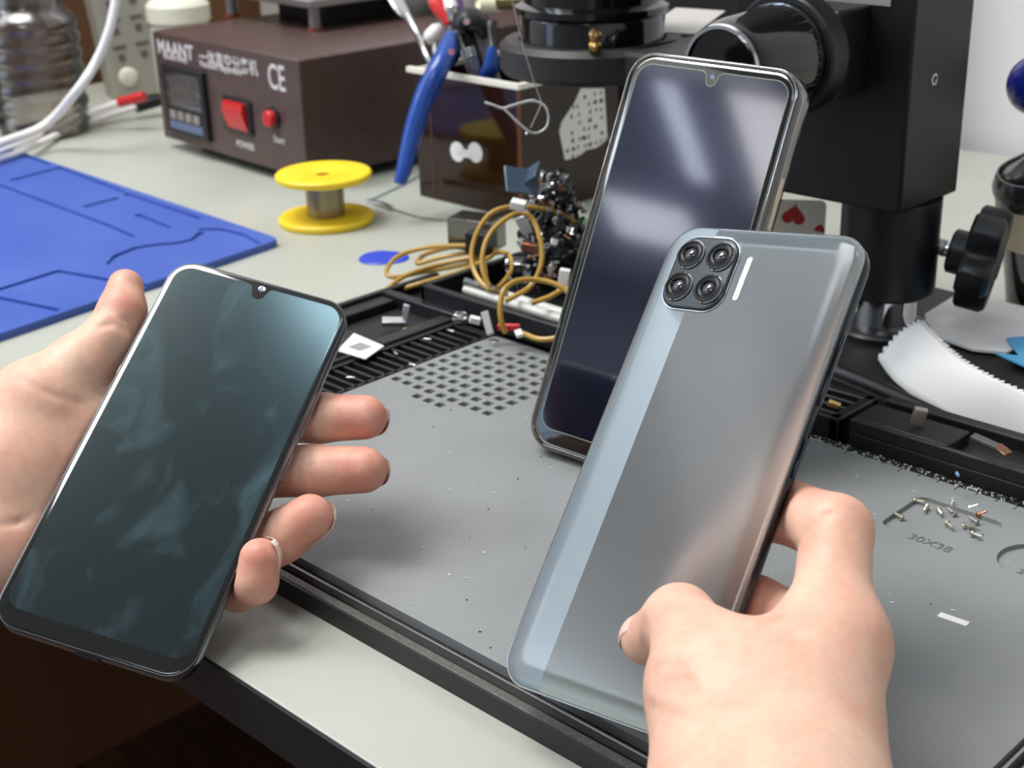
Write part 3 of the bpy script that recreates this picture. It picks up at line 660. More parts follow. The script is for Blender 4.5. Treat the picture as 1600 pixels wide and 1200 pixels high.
rk.loft([[(cx + s * hw, cz + u, zz_) for s in (-1, 1)] + [(cx + s * hw, cz + u2, zz2) for s, u2, zz2 in ((1, u, -1), (-1, u, -1))] for u, zz_ in ((h * .4, 5.2), (h * .12, 6.4), (-h * .4, 2.2))], FM)
part('rocker_switch', rk, K['red'], sw)
bx, bz = fx(428, 184)
part('button_collar', MB().lathe([(8, 0), (8, 1.5), (6.5, 2.2)], 28, FM @ Matrix.Translation((bx, bz, 0))), K['black'], t)
part('push_button', MB().lathe([(5.9, 0), (5.9, 5.5), (5.2, 6.4), (0, 6.6)], 28, FM @ Matrix.Translation((bx, bz, 0))), K['red'], t)
ltr = mat('white_print', 'd2ccc8', .6)
def put(nm, body, px, py, size, sx=1, bold=.12):
    x, z = fx(px, py); part(nm, MB().text(body, size, .05, FM @ Matrix.Translation((x, z, .06)), sx=sx, bold=bold), ltr, t, smooth=None)
put('brand_lettering', 'MAANT', 247, 82, 15, 1.02, .35); put('brand_subline', 'MAANTOVEN', 256, 91, 5.2, 1.1)
put('model_lettering', '\u4e00\u4f53\u771f\u7a7a\u5206\u79bb\u673a', 312, 97, 12, .95); put('model_subline', 'Vacuum Separator', 312, 103, 7, 1.15)
put('mark_lettering', 'CE', 420, 137, 25, .72, .3); put('switch_lettering', 'POWER', 370, 228, 7); put('button_lettering', 'Start', 428, 221, 7)
pc = HI @ onp(493, 48, 2, 91)
px_, py_ = pc.x, pc.y; gmt = mat('grey_metal', '9a9694', .35, .8); drd = mat('dull_red', '7a2f2c', .6)
for x, y in ((px_, py_), (px_ - 118, py_), (px_, py_ + 130), (px_ - 118, py_ + 130)):
    o = part('platen_post', MB().lathe([(4.6, 91), (4.6, 110)], 20, HM @ Matrix.Translation((x, y, 0))), gmt, t)
    part('post_washer', MB().lathe([(6, 90.9), (6, 93.5)], 20, HM @ Matrix.Translation((x, y, 0))), drd, o)
part('platen', MB().box(px_ - 128, px_ + 10, py_ - 10, py_ + 142, 109, 115, HM), gmt, t, bevel=.8)
part('heater_block', MB().box(px_ - 95, px_ - 30, py_ + 30, py_ + 110, 91, 109, HM), K['black'], t)
# ---- things beside and behind the station
p = zz(216, 148); d = (Vector((0, 0, 0)) - p); d.z = 0; Q = TM((p.x, p.y, 0), -d) @ Matrix.Rotation(math.radians(0), 4, 'X')
Q = Matrix.Translation((p.x, p.y, 0)) @ Matrix.Rotation(math.atan2(-p.x, p.y) * 1.0 + math.radians(12), 4, 'Z') @ Matrix.Rotation(math.radians(-4), 4, 'X') @ Matrix.Rotation(math.radians(-5), 4, 'Y')
t = root('power_strip', Q, 'upright grey power strip leaning left of the brown station', 'power strip')
part('body', MB().slab(52, 40, 5, [(1, 0), (0, 1), (0, 219), (1, 220)], 5), mat('beige_grey', '9b978c', .5), t, True, bevel=1)
sm = MB()
for r_ in range(7):
    for c_ in (-11, 10): sm.box(c_ - 6, c_ + 6, -20.6, -19.8, 46 + r_ * 24, 49 + r_ * 24); sm.box(c_ - 3, c_ + 3, -20.6, -19.8, 35 + r_ * 24, 41 + r_ * 24)
part('socket_slots', sm, mat('slot_dark', '5c5a56', .6), t, True)
part('indicator', MB().ball((-9, -20, 20), (9, 3, 9)), mat('cream', 'd9d4c4', .35), t, True)
p = at(281, 45, 1330); t = root('paint_roller', (p.x, p.y, 0), 'white round ended cylinder standing behind the brown station', 'container')
part('container_body', MB().lathe([(26, 0), (27, 4), (27, p.z + 2), (26.5, p.z + 8)], 32, Matrix.Translation((p.x, p.y, 0))), mat('offwhite', 'd6d3c6', .5), t)
part('container_cap', MB().lathe([(29, p.z + 8), (29, p.z + 22), (25, p.z + 27), (0, p.z + 28)], 32, Matrix.Translation((p.x, p.y, 0))), mat('cap_cream', 'e6e3d2', .5), t)
t.name = 'canister'
top('storage_box', MB().box(-1260, -1010, 905, 960, 0, 175), mat('box_grey', 'a3a09a', .6), 'plain grey box standing at the back wall behind the station', 'box', bevel=3)
top('storage_box', MB().box(-985, -560, 915, 970, 0, 230), mat('box_dark', '1b1514', .5), 'large dark box at the back wall behind the tool holder', 'box', bevel=3)
# ---- bottle
p = zz(72, 207); bp = []
z = 0
bp = [(30, 0), (36, 2), (37, 8)]
for k in range(6):
    zb = 10 + k * 13; bp += [(38, zb), (38.4, zb + 5), (36.4, zb + 8), (36.4, zb + 10), (38, zb + 12)]
bp += [(37, 92), (34, 97), (30, 100), (27, 104), (27, 150), (28, 156), (28, 170)]
inner = [(r - 1.2, z + (1.4 if i == 0 else 0)) for i, (r, z) in enumerate(bp)]
t = root('plastic_bottle', (p.x, p.y, 0), 'clear ribbed plastic bottle in the far left corner of the bench', 'bottle')
mb = MB(); mb.loft([[(r * math.cos(6.28318 * k / 40), r * math.sin(6.28318 * k / 40), z) for k in range(40)] for r, z in bp + list(reversed(inner))], Matrix.Translation((p.x, p.y, 0)))
part('body', mb, thin_clear('bottle_plastic', 'efedea', .05, .2, fi=1.32), t, smooth=50)
part('label', MB().ring([(27.4, 136), (28, 136), (28.4, 168), (27.6, 168)], 40, Matrix.Translation((p.x, p.y, 0))), K['blue'], t)
part('cap', MB().lathe([(28.6, 170), (28.6, 186), (26, 190), (0, 190)], 32, Matrix.Translation((p.x, p.y, 0))), K['blue'], t)
# ---- white leads
wl = mat('white_cable', 'eee9e6', .45)
def lead(name, pts, r, label, tip=None, cat='cable', m=wl):
    Pn = catmull([at(x, y, D) if D > 200 else zz(x, y, D) for x, y, D in pts], 8)
    t = root(name, (Pn[0].x, Pn[0].y, 0), label, cat); part('cord', MB().tube(Pn, r, 12), m, t)
    return t, Pn
lead('cable', [(-420, 400, 18), (-200, 298, 18), (-60, 246, 18), (0, 224, 19), (70, 196, 21), (120, 142, 1105), (150, 97, 1105), (170, 50, 1100), (181, 0, 1095), (186, -50, 1090)], 3.6, 'thick white cable rising out of the picture past the bottle')
t, Pn = lead('cable', [(-420, 440, 8), (-200, 325, 8), (-60, 258, 8), (10, 232, 8), (70, 208, 6), (130, 180, 14), (186, 160, 24)], 2.6, 'white test lead ending in a red tip beside the power strip')
e = Pn[-1]; e2 = at(230, 149, 1190); part('red_tip', MB().cyl(e, e + (e2 - e).normalized() * 24, 4.2, 16), K['red'], t)
t, Pn = lead('cable', [(-420, 462, 8), (-200, 340, 8), (-60, 268, 8), (30, 238, 8), (100, 206, 4), (160, 184, 6), (212, 168, 10)], 2.6, 'white test lead ending in a black plug beside the brown station')
e = Pn[-1]; part('black_plug', MB().cyl(e, e + (Pn[-1] - Pn[-4]).normalized() * 34, 5, 16), K['black'], t)
# ================================================================== solder spool, pick, wire offcuts
p = zz(511, 346); t = root('solder_spool', (p.x, p.y, 0), 'yellow plastic spool of solder wire standing in front of the brown station', 'spool')
yl = mat('yellow_plastic', 'f0cf2a', .4, mix=('e8c324', 20, .4, .7)); M = Matrix.Translation((p.x, p.y, 0))
part('lower_flange', MB().lathe([(30, 0), (31, 1.2), (31, 3.6), (30, 4.6), (12, 4.6)], 48, M), yl, t)
part('upper_flange', MB().ring([(4.5, 28.5), (30, 28.5), (31, 29.7), (31, 32), (30, 33), (9, 33), (5, 31.4)], 48, M), yl, t)
part('hub', MB().ring([(4.5, 2), (9.5, 2), (9.5, 31), (4.5, 31)], 32, M), mat('amber_hub', 'c08a1e', .5), t)
wr = []
for k in range(11): wr += [(11.2, 4.8 + k * 2.2), (12.3, 5.3 + k * 2.2), (12.3, 6.4 + k * 2.2), (11.2, 6.9 + k * 2.2)]
part('solder_wire', MB().lathe([(9, 4.6)] + wr + [(9, 29)], 36, M), mat('solder', 'b3a98c', .3, .9), t)
p = zz(592, 404); pk = []
for k in range(28):
    a = 6.28318 * k / 28; rr_ = 11.5 + 6 * max(0, math.cos(a)) ** 3; pk.append((rr_ * math.cos(a) * 1.05, rr_ * math.sin(a) * 1.15))
top('opening_pick', MB().loft([[(x * .96, y * .96, 0) for x, y in pk], [(x, y, .4) for x, y in pk], [(x * .93, y * .93, 1.1) for x, y in pk]], Matrix.Translation((p.x, p.y, 0)) @ Matrix.Rotation(math.radians(38), 4, 'Z')), mat('pick_blue', '2742b8', .35), 'small blue plastic opening pick lying on the bench below the spool', 'pick')
def thin(name, pts, r, m, label, cat='wire'): top(name, MB().tube(catmull([zz(x, y, z) for x, y, z in pts], 6), r, 8), m, label, cat)
thin('wire_offcut', [(574, 315, 1), (596, 318, 2.2), (612, 325, 2)], 1.6, K['steel'], 'short silver wire offcut on the bench right of the yellow spool')
thin('wire_offcut', [(580, 312, 1), (612, 297, 1), (640, 283, 1), (662, 270, 1)], .5, mat('teal_wire', '4c7f86', .5), 'thin teal wire lying on the bench behind the yellow spool')
thin('wire_offcut', [(612, 326, 1), (660, 340, 1), (720, 345, 1), (755, 342, 1)], .5, mat('grey_wire', '6d6a62', .5), 'thin grey wire running along the bench towards the metal pile')
# ================================================================== brown acrylic tool holder
ax0, ax1, ay0, ay1, ah = -724, -627, 640, 735, 84
t = root('tool_holder', ((ax0 + ax1) / 2, (ay0 + ay1) / 2, 0), 'brown see-through acrylic tool holder crowded with tools', 'tool holder')
acr = thin_clear('brown_acrylic', 'b5967b', 0, .08, ('3a1f10', .45))
w_ = MB(); w_.box(ax0, ax1, ay0, ay0 + 3, 0, ah); part('wall_panel', w_, acr, t)
part('wall_panel', MB().box(ax1 - 3, ax1, ay0 + 3, ay1, 0, ah), acr, t); part('wall_panel', MB().box(ax0, ax0 + 3, ay0 + 3, ay1, 0, ah), acr, t); part('wall_panel', MB().box(ax0 + 3, ax1 - 3, ay1 - 3, ay1, 0, ah), acr, t)
part('bottom_panel', MB().box(ax0 + 3, ax1 - 3, ay0 + 3, ay1 - 3, 0, 3), acr, t)
rm_ = MB(); rm_.box(ax0 - 7, ax1 + .6, ay0 - .6, ay0 + 3.2, ah, ah + 3.4); rm_.box(ax1 - 3.2, ax1 + .6, ay0 + 3.2, ay1, ah, ah + 3.4); rm_.box(ax0, ax0 + 3.2, ay0 + 3.2, ay1, ah, ah + 3.4)
part('rim', rm_, mat('rim_catchlight', 'e9e4d6', .35), t)  # cream colour paints in the light caught by the cut acrylic edges
ogm = mat('amber_glint', '5f3519', .3)
part('edge_glint', MB().box(ax1 - 1.5, ax1 + .4, ay0 - .4, ay0 + 1.4, 0, ah), ogm, t); part('edge_glint', MB().box(ax0 + 14, ax0 + 15, ay0 - .3, ay0, 0, ah), ogm, t)  # amber bars paint orange glints onto the acrylic
p = onp(715, 237, 1, ay0); p2 = onp(743, 238, 1, ay0); s = MB()
for q in (p, p2): s.lathe([(6.6, 0), (6.6, .3)], 24, Matrix(((1, 0, 0, q.x), (0, 0, -1, ay0 - .1), (0, 1, 0, q.z), (0, 0, 0, 1))))
s.box(p.x, p2.x, ay0 - .4, ay0 - .1, p.z - 2.5, p.z + 2.5)
part('round_sticker', s, K['paper'], t)
def rx(px, py): q = onp(px, py, 0, ax1); return q.y, q.z
pol = [rx(x, y) for x, y in ((907, 138), (943, 138), (948, 218), (930, 231), (915, 234), (902, 245), (882, 250), (873, 205), (877, 190), (896, 162))]
GM = Matrix(((0, 0, 1, ax1), (1, 0, 0, 0), (0, 1, 0, 0), (0, 0, 0, 1)))
ay1b = max(q[0] for q in pol)
sk = root('speckled_sticker', (ax1, pol[0][0], pol[0][1]), 'white card speckled with black dashes at the right of the tool holder', 'card')
part('card_sheet', MB().prism(pol, .2, .7, GM), K['paper'], sk); ds_ = MB()
for k in range(90):
    y = rng.uniform(min(q[0] for q in pol), ay1b); z = rng.uniform(min(q[1] for q in pol), max(q[1] for q in pol))
    y = round(y / 5.6) * 5.6 + rng.uniform(-1.3, 1.3); z = round(z / 5.4) * 5.4 + rng.uniform(-.4, .4)
    if inpoly((y, z), pol) and inpoly((y + 1.6, z), pol) and inpoly((y - 1.6, z), pol): ds_.box(y - .7, y + .7, z - 1.1, z + 1.1, .6, .9, GM)
part('dash_print', ds_, K['black'], sk)
# ---- tools standing in it
def tool(name, label, cat, segs):
    """segs: list of (part name, [(point, radius)...], material, flatness)"""
    a = segs[0][1][0][0]; t = root(name, (a.x, a.y, min(q[0].z for s_ in segs for q in s_[1])), label, cat)
    for nm, pr, m, fl_ in segs: part(nm, MB().tube(catmull([q[0] for q in pr], 6), [float(np.interp(i / 6, range(len(pr)), [q[1] for q in pr])) for i in range(6 * (len(pr) - 1) + 1)], 14, sq=fl_), m, t, smooth=50)
    return t
def A(px, py, D): return at(px, py, D)
bot = lambda u, v: Vector((ax0 + 8 + u * (ax1 - ax0 - 16), ay0 + 8 + v * (ay1 - ay0 - 16), 4))
tool('pliers', 'blue handled pliers hooked over the left rim of the tool holder', 'pliers',
     [('handle', [(A(624, 288, 916), 3.5), (A(632, 262, 916), 5.2), (A(646, 205, 916), 6.3), (A(664, 150, 914), 6.8), (A(684, 110, 914), 7.0), (A(700, 75, 922), 6.4), (A(704, 52, 926), 3.2)], K['blue'], 1.0),
      ('rivet', [(A(705, 81, 911), 2.0), (A(705.5, 81.2, 910), 2.0)], mat('pink_rivet', 'c88a90', .4), 1.0),
      ('second_handle', [(bot(.3, .4), 4), (A(706, 120, 985), 4.5), (A(709, 85, 965), 4.5), (A(711, 58, 938), 3)], K['blackm'], 1.0)])
tool('side_cutters', 'short blue handled cutters rising from the tool holder near the black ring', 'cutters', [('handle', [(bot(.6, .3), 4.5), (A(764, 140, 950), 5.5), (A(767, 105, 940), 5.5), (A(770, 72, 935), 2.8)], K['blue'], 1.0), ('jaw', [(A(770, 74, 935), 2.4), (A(768, 35, 945), 4)], K['blackm'], .6)])
tool('spudger', 'silver flat spudger leaning out of the tool holder to the upper left', 'spudger', [('shaft', [(bot(.08, .8), 2), (A(684, 118, 968), 2.6), (A(650, 50, 985), 2.8), (A(636, 24, 990), 3.4)], K['steel'], .8), ('blade', [(A(636, 26, 990), 3.6), (A(628, 15, 992), 6.5), (A(615, -8, 996), 7.0)], K['steel'], .35)])
tool('cotton_swab', 'white oval tip tool just left of the blue pliers', 'swab', [('stick', [(bot(.15, .5), 1.3), (A(688, 110, 985), 1.4), (A(680, 62, 985), 1.4)], K['white'], 1.0), ('tip', [(A(667, 66, 985), 3), (A(673, 58, 985), 5.5), (A(683, 49, 985), 5.8), (A(692, 43, 985), 3.2)], K['white'], 1.0)])
tool('screwdriver', 'red handled screwdriver in the tool holder behind the pliers', 'screwdriver', [('handle', [(A(703, 38, 962), 2.6), (A(694, 22, 965), 5.0), (A(686, 8, 968), 6.4), (A(680, -15, 972), 6.6)], K['red'], 1.0), ('shaft', [(bot(.4, .6), 1.5), (A(703, 38, 962), 1.7)], K['steel'], 1.0)])
tool('pen', 'white and silver capped pen beside the red screwdriver', 'pen', [('barrel', [(A(699, -12, 955), 4.4), (A(706, 15, 952), 4.4)], K['white'], 1.0), ('silver_tip', [(A(705.5, 13, 952), 4.2), (A(709, 26, 950), 4.4), (A(710, 32, 950), 2.2), (bot(.45, .35), 1.5)], K['steel'], 1.0)])
tool('metal_rod', 'grey ridged metal rod standing upright in the middle of the tool holder', 'rod', [('rod', [(bot(.5, .3), 3.4), (A(744, 118, 950), 3.6), (A(734, 74, 945), 3.8)], mat('grey_rod', '8e8f98', .3, .8), 1.0)] + [('ridge', [(A(733.5 + k * 1.6, 76 + k * 5.5, 943), 4.4), (A(734 + k * 1.6, 78 + k * 5.5, 943), 4.4)], K['steel'], 1.0) for k in range(3)])
tool('nippers', 'black nippers with a silver pivot at the top of the tool holder', 'nippers', [('jaw', [(A(716, 48, 948), 6), (A(728, 32, 948), 9.5), (A(752, 38, 948), 8), (A(762, 60, 950), 5)], K['blackm'], .8), ('leg', [(A(730, 40, 950), 5), (A(738, 80, 960), 4.5), (bot(.55, .5), 3)], K['blackm'], 1.0), ('pivot', [(A(729, 33.5, 937), 2.2), (A(729, 33.5, 935.5), 2.2)], mat('pink_metal', 'd0a8a8', .3, .4), 1.0)])
tool('syringe', 'grey round capped syringe at the top of the tool holder', 'syringe', [('barrel', [(bot(.6, .5), 4), (A(742, 25, 955), 5), (A(739, 12, 955), 6.5), (A(737, -6, 955), 6.5)], mat('smoke_grey', '8a8580', .35), 1.0)])
tool('purple_pen', 'small purple pen peeking out at the very top of the tool holder', 'pen', [('barrel', [(bot(.45, .7), 2.5), (A(720, 20, 975), 3.2), (A(716, -10, 980), 3.2)], mat('purple_plastic', '6d4a8c', .4), 1.0)])
tool('glue_tube', 'cream tube with a dark gold lettered cap lying across the tool holder top', 'tube', [('tube_body', [(A(752, 3, 930), 4), (A(756, 4, 930), 6.3), (A(780, 4, 926), 6.3)], mat('cream_tube', 'ddd6b8', .4), 1.0), ('cap', [(A(779, 4, 926), 4.6), (A(815, 3, 920), 4.6), (A(818, 3, 920), 3.5)], mat('dark_gold', '6b5c38', .3, .6), 1.0)])
# hanging wire hook with its thread
Dh = 690
t = root('wire_hook', tuple(A(825, 180, Dh)), 'bent silver wire loop hanging on a thread in front of the tool holder', 'wire hook')
hk = [(757, 160), (770, 164), (786, 169), (800, 165), (825, 158), (838, 158), (850, 165), (857, 180), (855, 197), (843, 207), (828, 206), (812, 194), (800, 182), (788, 170)]
part('wire_loop', MB().tube(catmull([A(x, y, Dh) for x, y in hk], 5), .72, 8), K['steel'], t)
part('thread', MB().tube([A(829, 200, Dh - 1), A(845, 165, Dh - 1), A(846, 160, Dh), A(835, 130, Dh - 1), A(818, 75, Dh - 2), A(803, 12, Dh - 4), A(790, -40, Dh - 6)], .3, 6), mat('thread_grey', '8d8684', .6), t)
part('bead', MB().ball(A(823, 209, Dh), .9), K['steel'], t)
# ================================================================== microscope stand
bk = K['blackm']
pz = zz(1378, 520, 8)
t = root('microscope_stand', (pz.x, pz.y, 0), 'black microscope stand with chrome post, focus knob and ring holder', 'microscope stand')
part('base_plate', MB().slab(228, 140, 14, [(1.5, 0), (0, 2), (0, 7), (1.5, 9)], 8, Matrix.Translation((pz.x + 72, pz.y + 6, 0))), K['rough_black'], t)
PM_ = Matrix.Translation((pz.x, pz.y, 0))
part('post_flange', MB().lathe([(22.5, 8), (22.5, 12), (21, 13.5), (19, 14)], 40, PM_), bk, t)
part('post', MB().lathe([(15.3, 10), (15.3, 60)], 48, PM_), K['chrome'], t)
# sizes read at the post's own depth
dpz = (Vector(RC.T @ (np.array(pz) - C0))).z
zc0 = at(1378, 447, dpz - 4).z; zc1 = at(1378, 330, dpz - 8).z
part('collar', MB().lathe([(21.5, zc0), (23, zc0 + 1.5), (23, zc1 + 12)], 44, PM_), bk, t)
cb = at(1405, 337, dpz - 58)
by0, bx1, bz0 = cb.y, cb.x, cb.z
part('column_block', MB().box(bx1 - 92, bx1, by0, by0 + 52, bz0, 300), mat('column_black', '161315', .4, .2, mix=('1e191b', 30, .4, .7)), t, bevel=1.5)
sp_ = onp(1460, 124, 0, bx1)
part('set_screw', MB().ring([(1.0, -1), (2.6, -1), (2.6, .25), (1.8, .35), (1.4, -.8)], 24, Matrix(((0, 0, 1, bx1), (1, 0, 0, sp_.y), (0, 1, 0, sp_.z), (0, 0, 0, 1)))), K['steel'], t)
lb = MB(); a_, b_ = onp(1268, 0, 1, by0), onp(1392, 10, 1, by0); lb.box(a_.x, b_.x, by0 - .5, by0 + .2, b_.z, b_.z + 22)
part('grey_label', lb, mat('label_grey', '8d8a8a', .5), t)
# clamp knob
s0 = at(1430, 376, dpz - 20); axd = Vector(RC @ np.array((.90, .30, -.36))).normalized()
kn = TM(s0, axd)
th = []
for k in range(15): th += [(4.3, k * 1.0), (3.7, k * 1.0 + .5)]
part('clamp_stud', MB().lathe([(4, -16)] + th + [(3.7, 24)], 20, kn), K['steel'], t)
star = []
for k in range(80):
    a = 6.28318 * k / 80; c5 = math.cos(5 * a / 1.0)
    r_ = 20.5 if c5 > .15 else 20.5 - 7.0 * (1 - ((c5 + 1) / 1.15)) ** .8 if c5 < .15 else 20.5
    r_ *= 1.2
    star.append((r_ * math.cos(a + .88), r_ * math.sin(a + .88)))
kp = part('clamp_knob', MB().loft([[(x * i_, y * i_, z_) for x, y in star] for i_, z_ in ((.93, 24.5), (1, 26), (1, 37), (.93, 39), (.55, 39.6))], kn), K['black'], t, smooth=40)
part('knob_hub', MB().lathe([(9.0, 16.5), (10.5, 17.5), (10.5, 25.5)], 30, kn), K['black'], kp)
# focus knob: axis towards the user
kc_ = at(1124, 112, 590); KM = TM(kc_, (0, 1, 0)); ky = by0 - kc_.y
part('focus_housing', MB().box(kc_.x - 20, kc_.x + 20, kc_.y + 56, by0, kc_.z - 19, kc_.z + 19), bk, t, bevel=1.5)
part('focus_knob', MB().lathe([(17.2, 1.5), (18.6, .3), (19.6, 2.5), (20.9, 8), (22.4, 40), (22.4, 43)], 60, KM), K['blackg'], t)
rg = MB()
for k in range(30):
    a = 6.28318 * k / 30; rg.tube([KM @ Vector((19.9 * math.cos(a), 19.9 * math.sin(a), 7)), KM @ Vector((22.3 * math.cos(a), 22.3 * math.sin(a), 40))], .32, 5)
part('knob_ribs', rg, mat('rib_black', '565353', .25, .6), t)
part('knob_trim', MB().ring([(17.2, -.1), (18.6, -.1), (19.2, 1.4), (17.4, 1.4)], 60, KM), K['chrome'], t)
part('knob_trim', MB().ring([(22.1, 40.5), (22.9, 40.5), (22.9, 41.8), (22.1, 41.8)], 60, KM), K['chrome'], t)
part('knob_flange', MB().lathe([(25.5, 43), (26.5, 44), (26.5, 55), (25.5, 56)], 60, KM), bk, t)
# ring holder, seen left of the column
rc = at(926, 93, 752); RM = Matrix.Translation((rc.x, rc.y, 0)); zr0 = at(880, 140, 706).z; zr1 = at(880, 82, 706).z
hold = mat('holder_black', '2a2726', .5, mix=('34302f', 25, .45, .75), bump=(300, .3, .4))
part('ring_holder', MB().ring([(38.5, zr0), (46.5, zr0), (48.5, zr0 + 2.5), (48.5, zr1 - 3), (45.5, zr1), (38.5, zr1)], 64, RM), hold, t)
am = MB().loft([[(x, y, z) for y, z in ((rc.y - 24, zr0), (rc.y + 40, zr0), (rc.y + 40, zr1), (rc.y - 24, zr1))] for x in (rc.x + 38, bx1 - 92)])
am.loft([[(x, y, z) for y, z in ((by0 - 30, zr0), (by0 + 54, zr0), (by0 + 54, zr1), (by0 - 30, zr1))] for x in (bx1 - 118, bx1 - 92)])
part('holder_arm', am, hold, t, bevel=3)
ls = [onp(x, y, 2, zr1 + .4) for x, y in ((1002, 49), (1086, 53), (1133, 17), (1056, 12))]
part('arm_label', MB().loft([[(p.x, p.y, zr1) for p in ls], [(p.x, p.y, zr1 + .5) for p in ls]]), mat('label_white', 'b9b4ae', .5, mix=('8b8680', 400, .55, .7, (1, 6, 1))), t)
part('microscope_body', MB().lathe([(36, zr0 + 3), (37.5, zr0 + 5), (37.5, zr1 + 11), (37, zr1 + 12), (40, zr1 + 14), (40, zr1 + 17), (36, zr1 + 19), (36, 200)], 64, RM), K['blackg'], t)
bs = at(929, 60, 704)
part('thumb_screw', MB().lathe([(0, -1), (2.6, 0), (3.4, 1.5), (3.2, 4), (2.0, 5.2), (2.0, 6), (3.0, 7), (3.3, 9.5), (2.4, 11), (0, 11.4)], 24, TM(bs + Vector((0, 0, -6)), Vector((.25, -.25, 1)))), K['brass'], t)
# ================================================================== playing card in the shade of the block
c0 = at(1258, 342, 752); cz = at(1258, 312, 752).z
cd = Vector((-c0.x, -c0.y, 0)).normalized()
CMt = Matrix.Translation((c0.x, c0.y, 0)) @ Matrix((( -cd.y, 0, cd.x), (cd.x, 0, cd.y), (0, 1, 0))).to_4x4()
t = root('playing_card', CMt, 'playing card with red hearts standing behind the phones', 'playing card')
Hc = 58.0 if cz < 60 else cz
part('card_sheet', MB().slab(54, cz + 1, 3, [(0, 0), (0, .5)], 5, cx=-16.5, cy=(cz + 1) / 2), mat('card_white', 'e6dfd2', .5), t, True)
def heart(m, cx, cy, s, rot=0):
    H_ = []
    for k in range(40):
        a = 6.28318 * k / 40; x = 16 * math.sin(a) ** 3; y = 13 * math.cos(a) - 5 * math.cos(2 * a) - 2 * math.cos(3 * a) - math.cos(4 * a)
        x, y = x * s / 32, y * s / 32; H_.append((cx + x * math.cos(rot) - y * math.sin(rot), cy + x * math.sin(rot) + y * math.cos(rot)))
    m.prism(H_, .4, .7)
inv = CMt.inverted(); hp = inv @ at(1240, 337, 752); hp2 = inv @ at(1284, 357, 752)
hm = MB(); heart(hm, hp.x, hp.y, 12, 3.0); heart(hm, hp2.x - 1, hp2.y, 5.5, 3.0)
part('heart_pip', hm, mat('heart_red', 'b0302e', .5), t, True, smooth=None)
# ================================================================== napkins, wrapper, cable on the right
def ruled(name, Lc, Uc, n, m, label, cat, bulge=0, teeth=None, thick=.25):
    A_ = catmull(Lc, 8); B_ = catmull(Uc, 8); k_ = len(A_); V = []; F = []
    A_ = [A_[i] for i in range(k_)]; B_ = [B_[min(int(i * (len(B_) - 1) / (k_ - 1)), len(B_) - 1)] for i in range(k_)]
    mb = MB()
    for i in range(k_):
        for j in range(n + 1):
            u = j / n; p = A_[i].lerp(B_[i], u); p.z += bulge * math.sin(math.pi * u) * (1 if bulge else 0)
            V.append(p)
    for i in range(k_ - 1):
        for j in range(n): a = i * (n + 1) + j; F.append((a, a + 1, a + n + 2, a + n + 1))
    mb.add(V, F)
    if teeth:
        dirv = (A_[0] - A_[1]).normalized(); q = 9
        for j in range(q):
            a = A_[0].lerp(B_[0], j / q); b = A_[0].lerp(B_[0], (j + 1) / q)
            a.z += bulge * math.sin(math.pi * j / q); b.z += bulge * math.sin(math.pi * (j + 1) / q)
            mb.add([a, b, (a + b) / 2 + dirv * teeth], [(0, 1, 2)])
        for i in range(k_ - 1):
            a, b = B_[i], B_[i + 1]; mb.add([a, b, (a + b) / 2 + (b - a).cross(Vector((0, 0, 1))).normalized() * -teeth * .5], [(0, 1, 2)])
    o = top(name, mb, m, label, cat, smooth=60)
    s = o.modifiers.new('thickness', 'SOLIDIFY'); s.thickness = thick * S; return o
g9 = 10.5
ruled('napkin', [zz(1372, 562, g9), zz(1400, 598, g9 + 2), zz(1460, 640, g9), zz(1540, 684, 6), zz(1640, 728, 4), zz(1700, 750, 4)],
      [zz(1440, 502, 24), zz(1464, 527, 27), zz(1500, 560, 28), zz(1560, 595, 28), zz(1640, 628, 26), zz(1700, 650, 26)], 10, K['paper'], 'curled white paper napkin with pinked edge nearest the tray, foremost of the two', 'napkin', bulge=3.5, teeth=4)
nb = [zz(x, y, 10.5) for x, y in ((1445, 493), (1495, 462), (1560, 472), (1680, 500), (1690, 540), (1600, 540), (1572, 553), (1520, 548), (1448, 522))]
top('napkin', MB().loft([[(p.x, p.y, 10.2) for p in nb], [(p.x, p.y, 11.4) for p in nb]]), K['paper'], 'flat white paper napkin under the star shaped knob, behind the curled one', 'napkin')
wb = [zz(x, y, 12.6) for x, y in ((1573, 528), (1680, 520), (1690, 590), (1600, 572), (1556, 552), (1592, 556))]
top('wipe_wrapper', MB().loft([[(p.x, p.y, 12.0) for p in wb], [(p.x, p.y, 12.8) for p in wb]]), mat('wrapper_blue', '58a9d8', .4), 'light blue wrapper corner lying on the flat napkin at the right edge', 'wrapper')
Pn = catmull([zz(x, y, z) for x, y, z in ((1240, 555, 15), (1310, 582, 15), (1370, 606, 15), (1450, 644, 14), (1540, 688, 12), (1620, 728, 11), (1760, 800, 10))], 8)
top('cable', MB().tube(Pn, 3.6, 14), K['black'], 'thick black cable along the front edge of the napkins', 'cable')
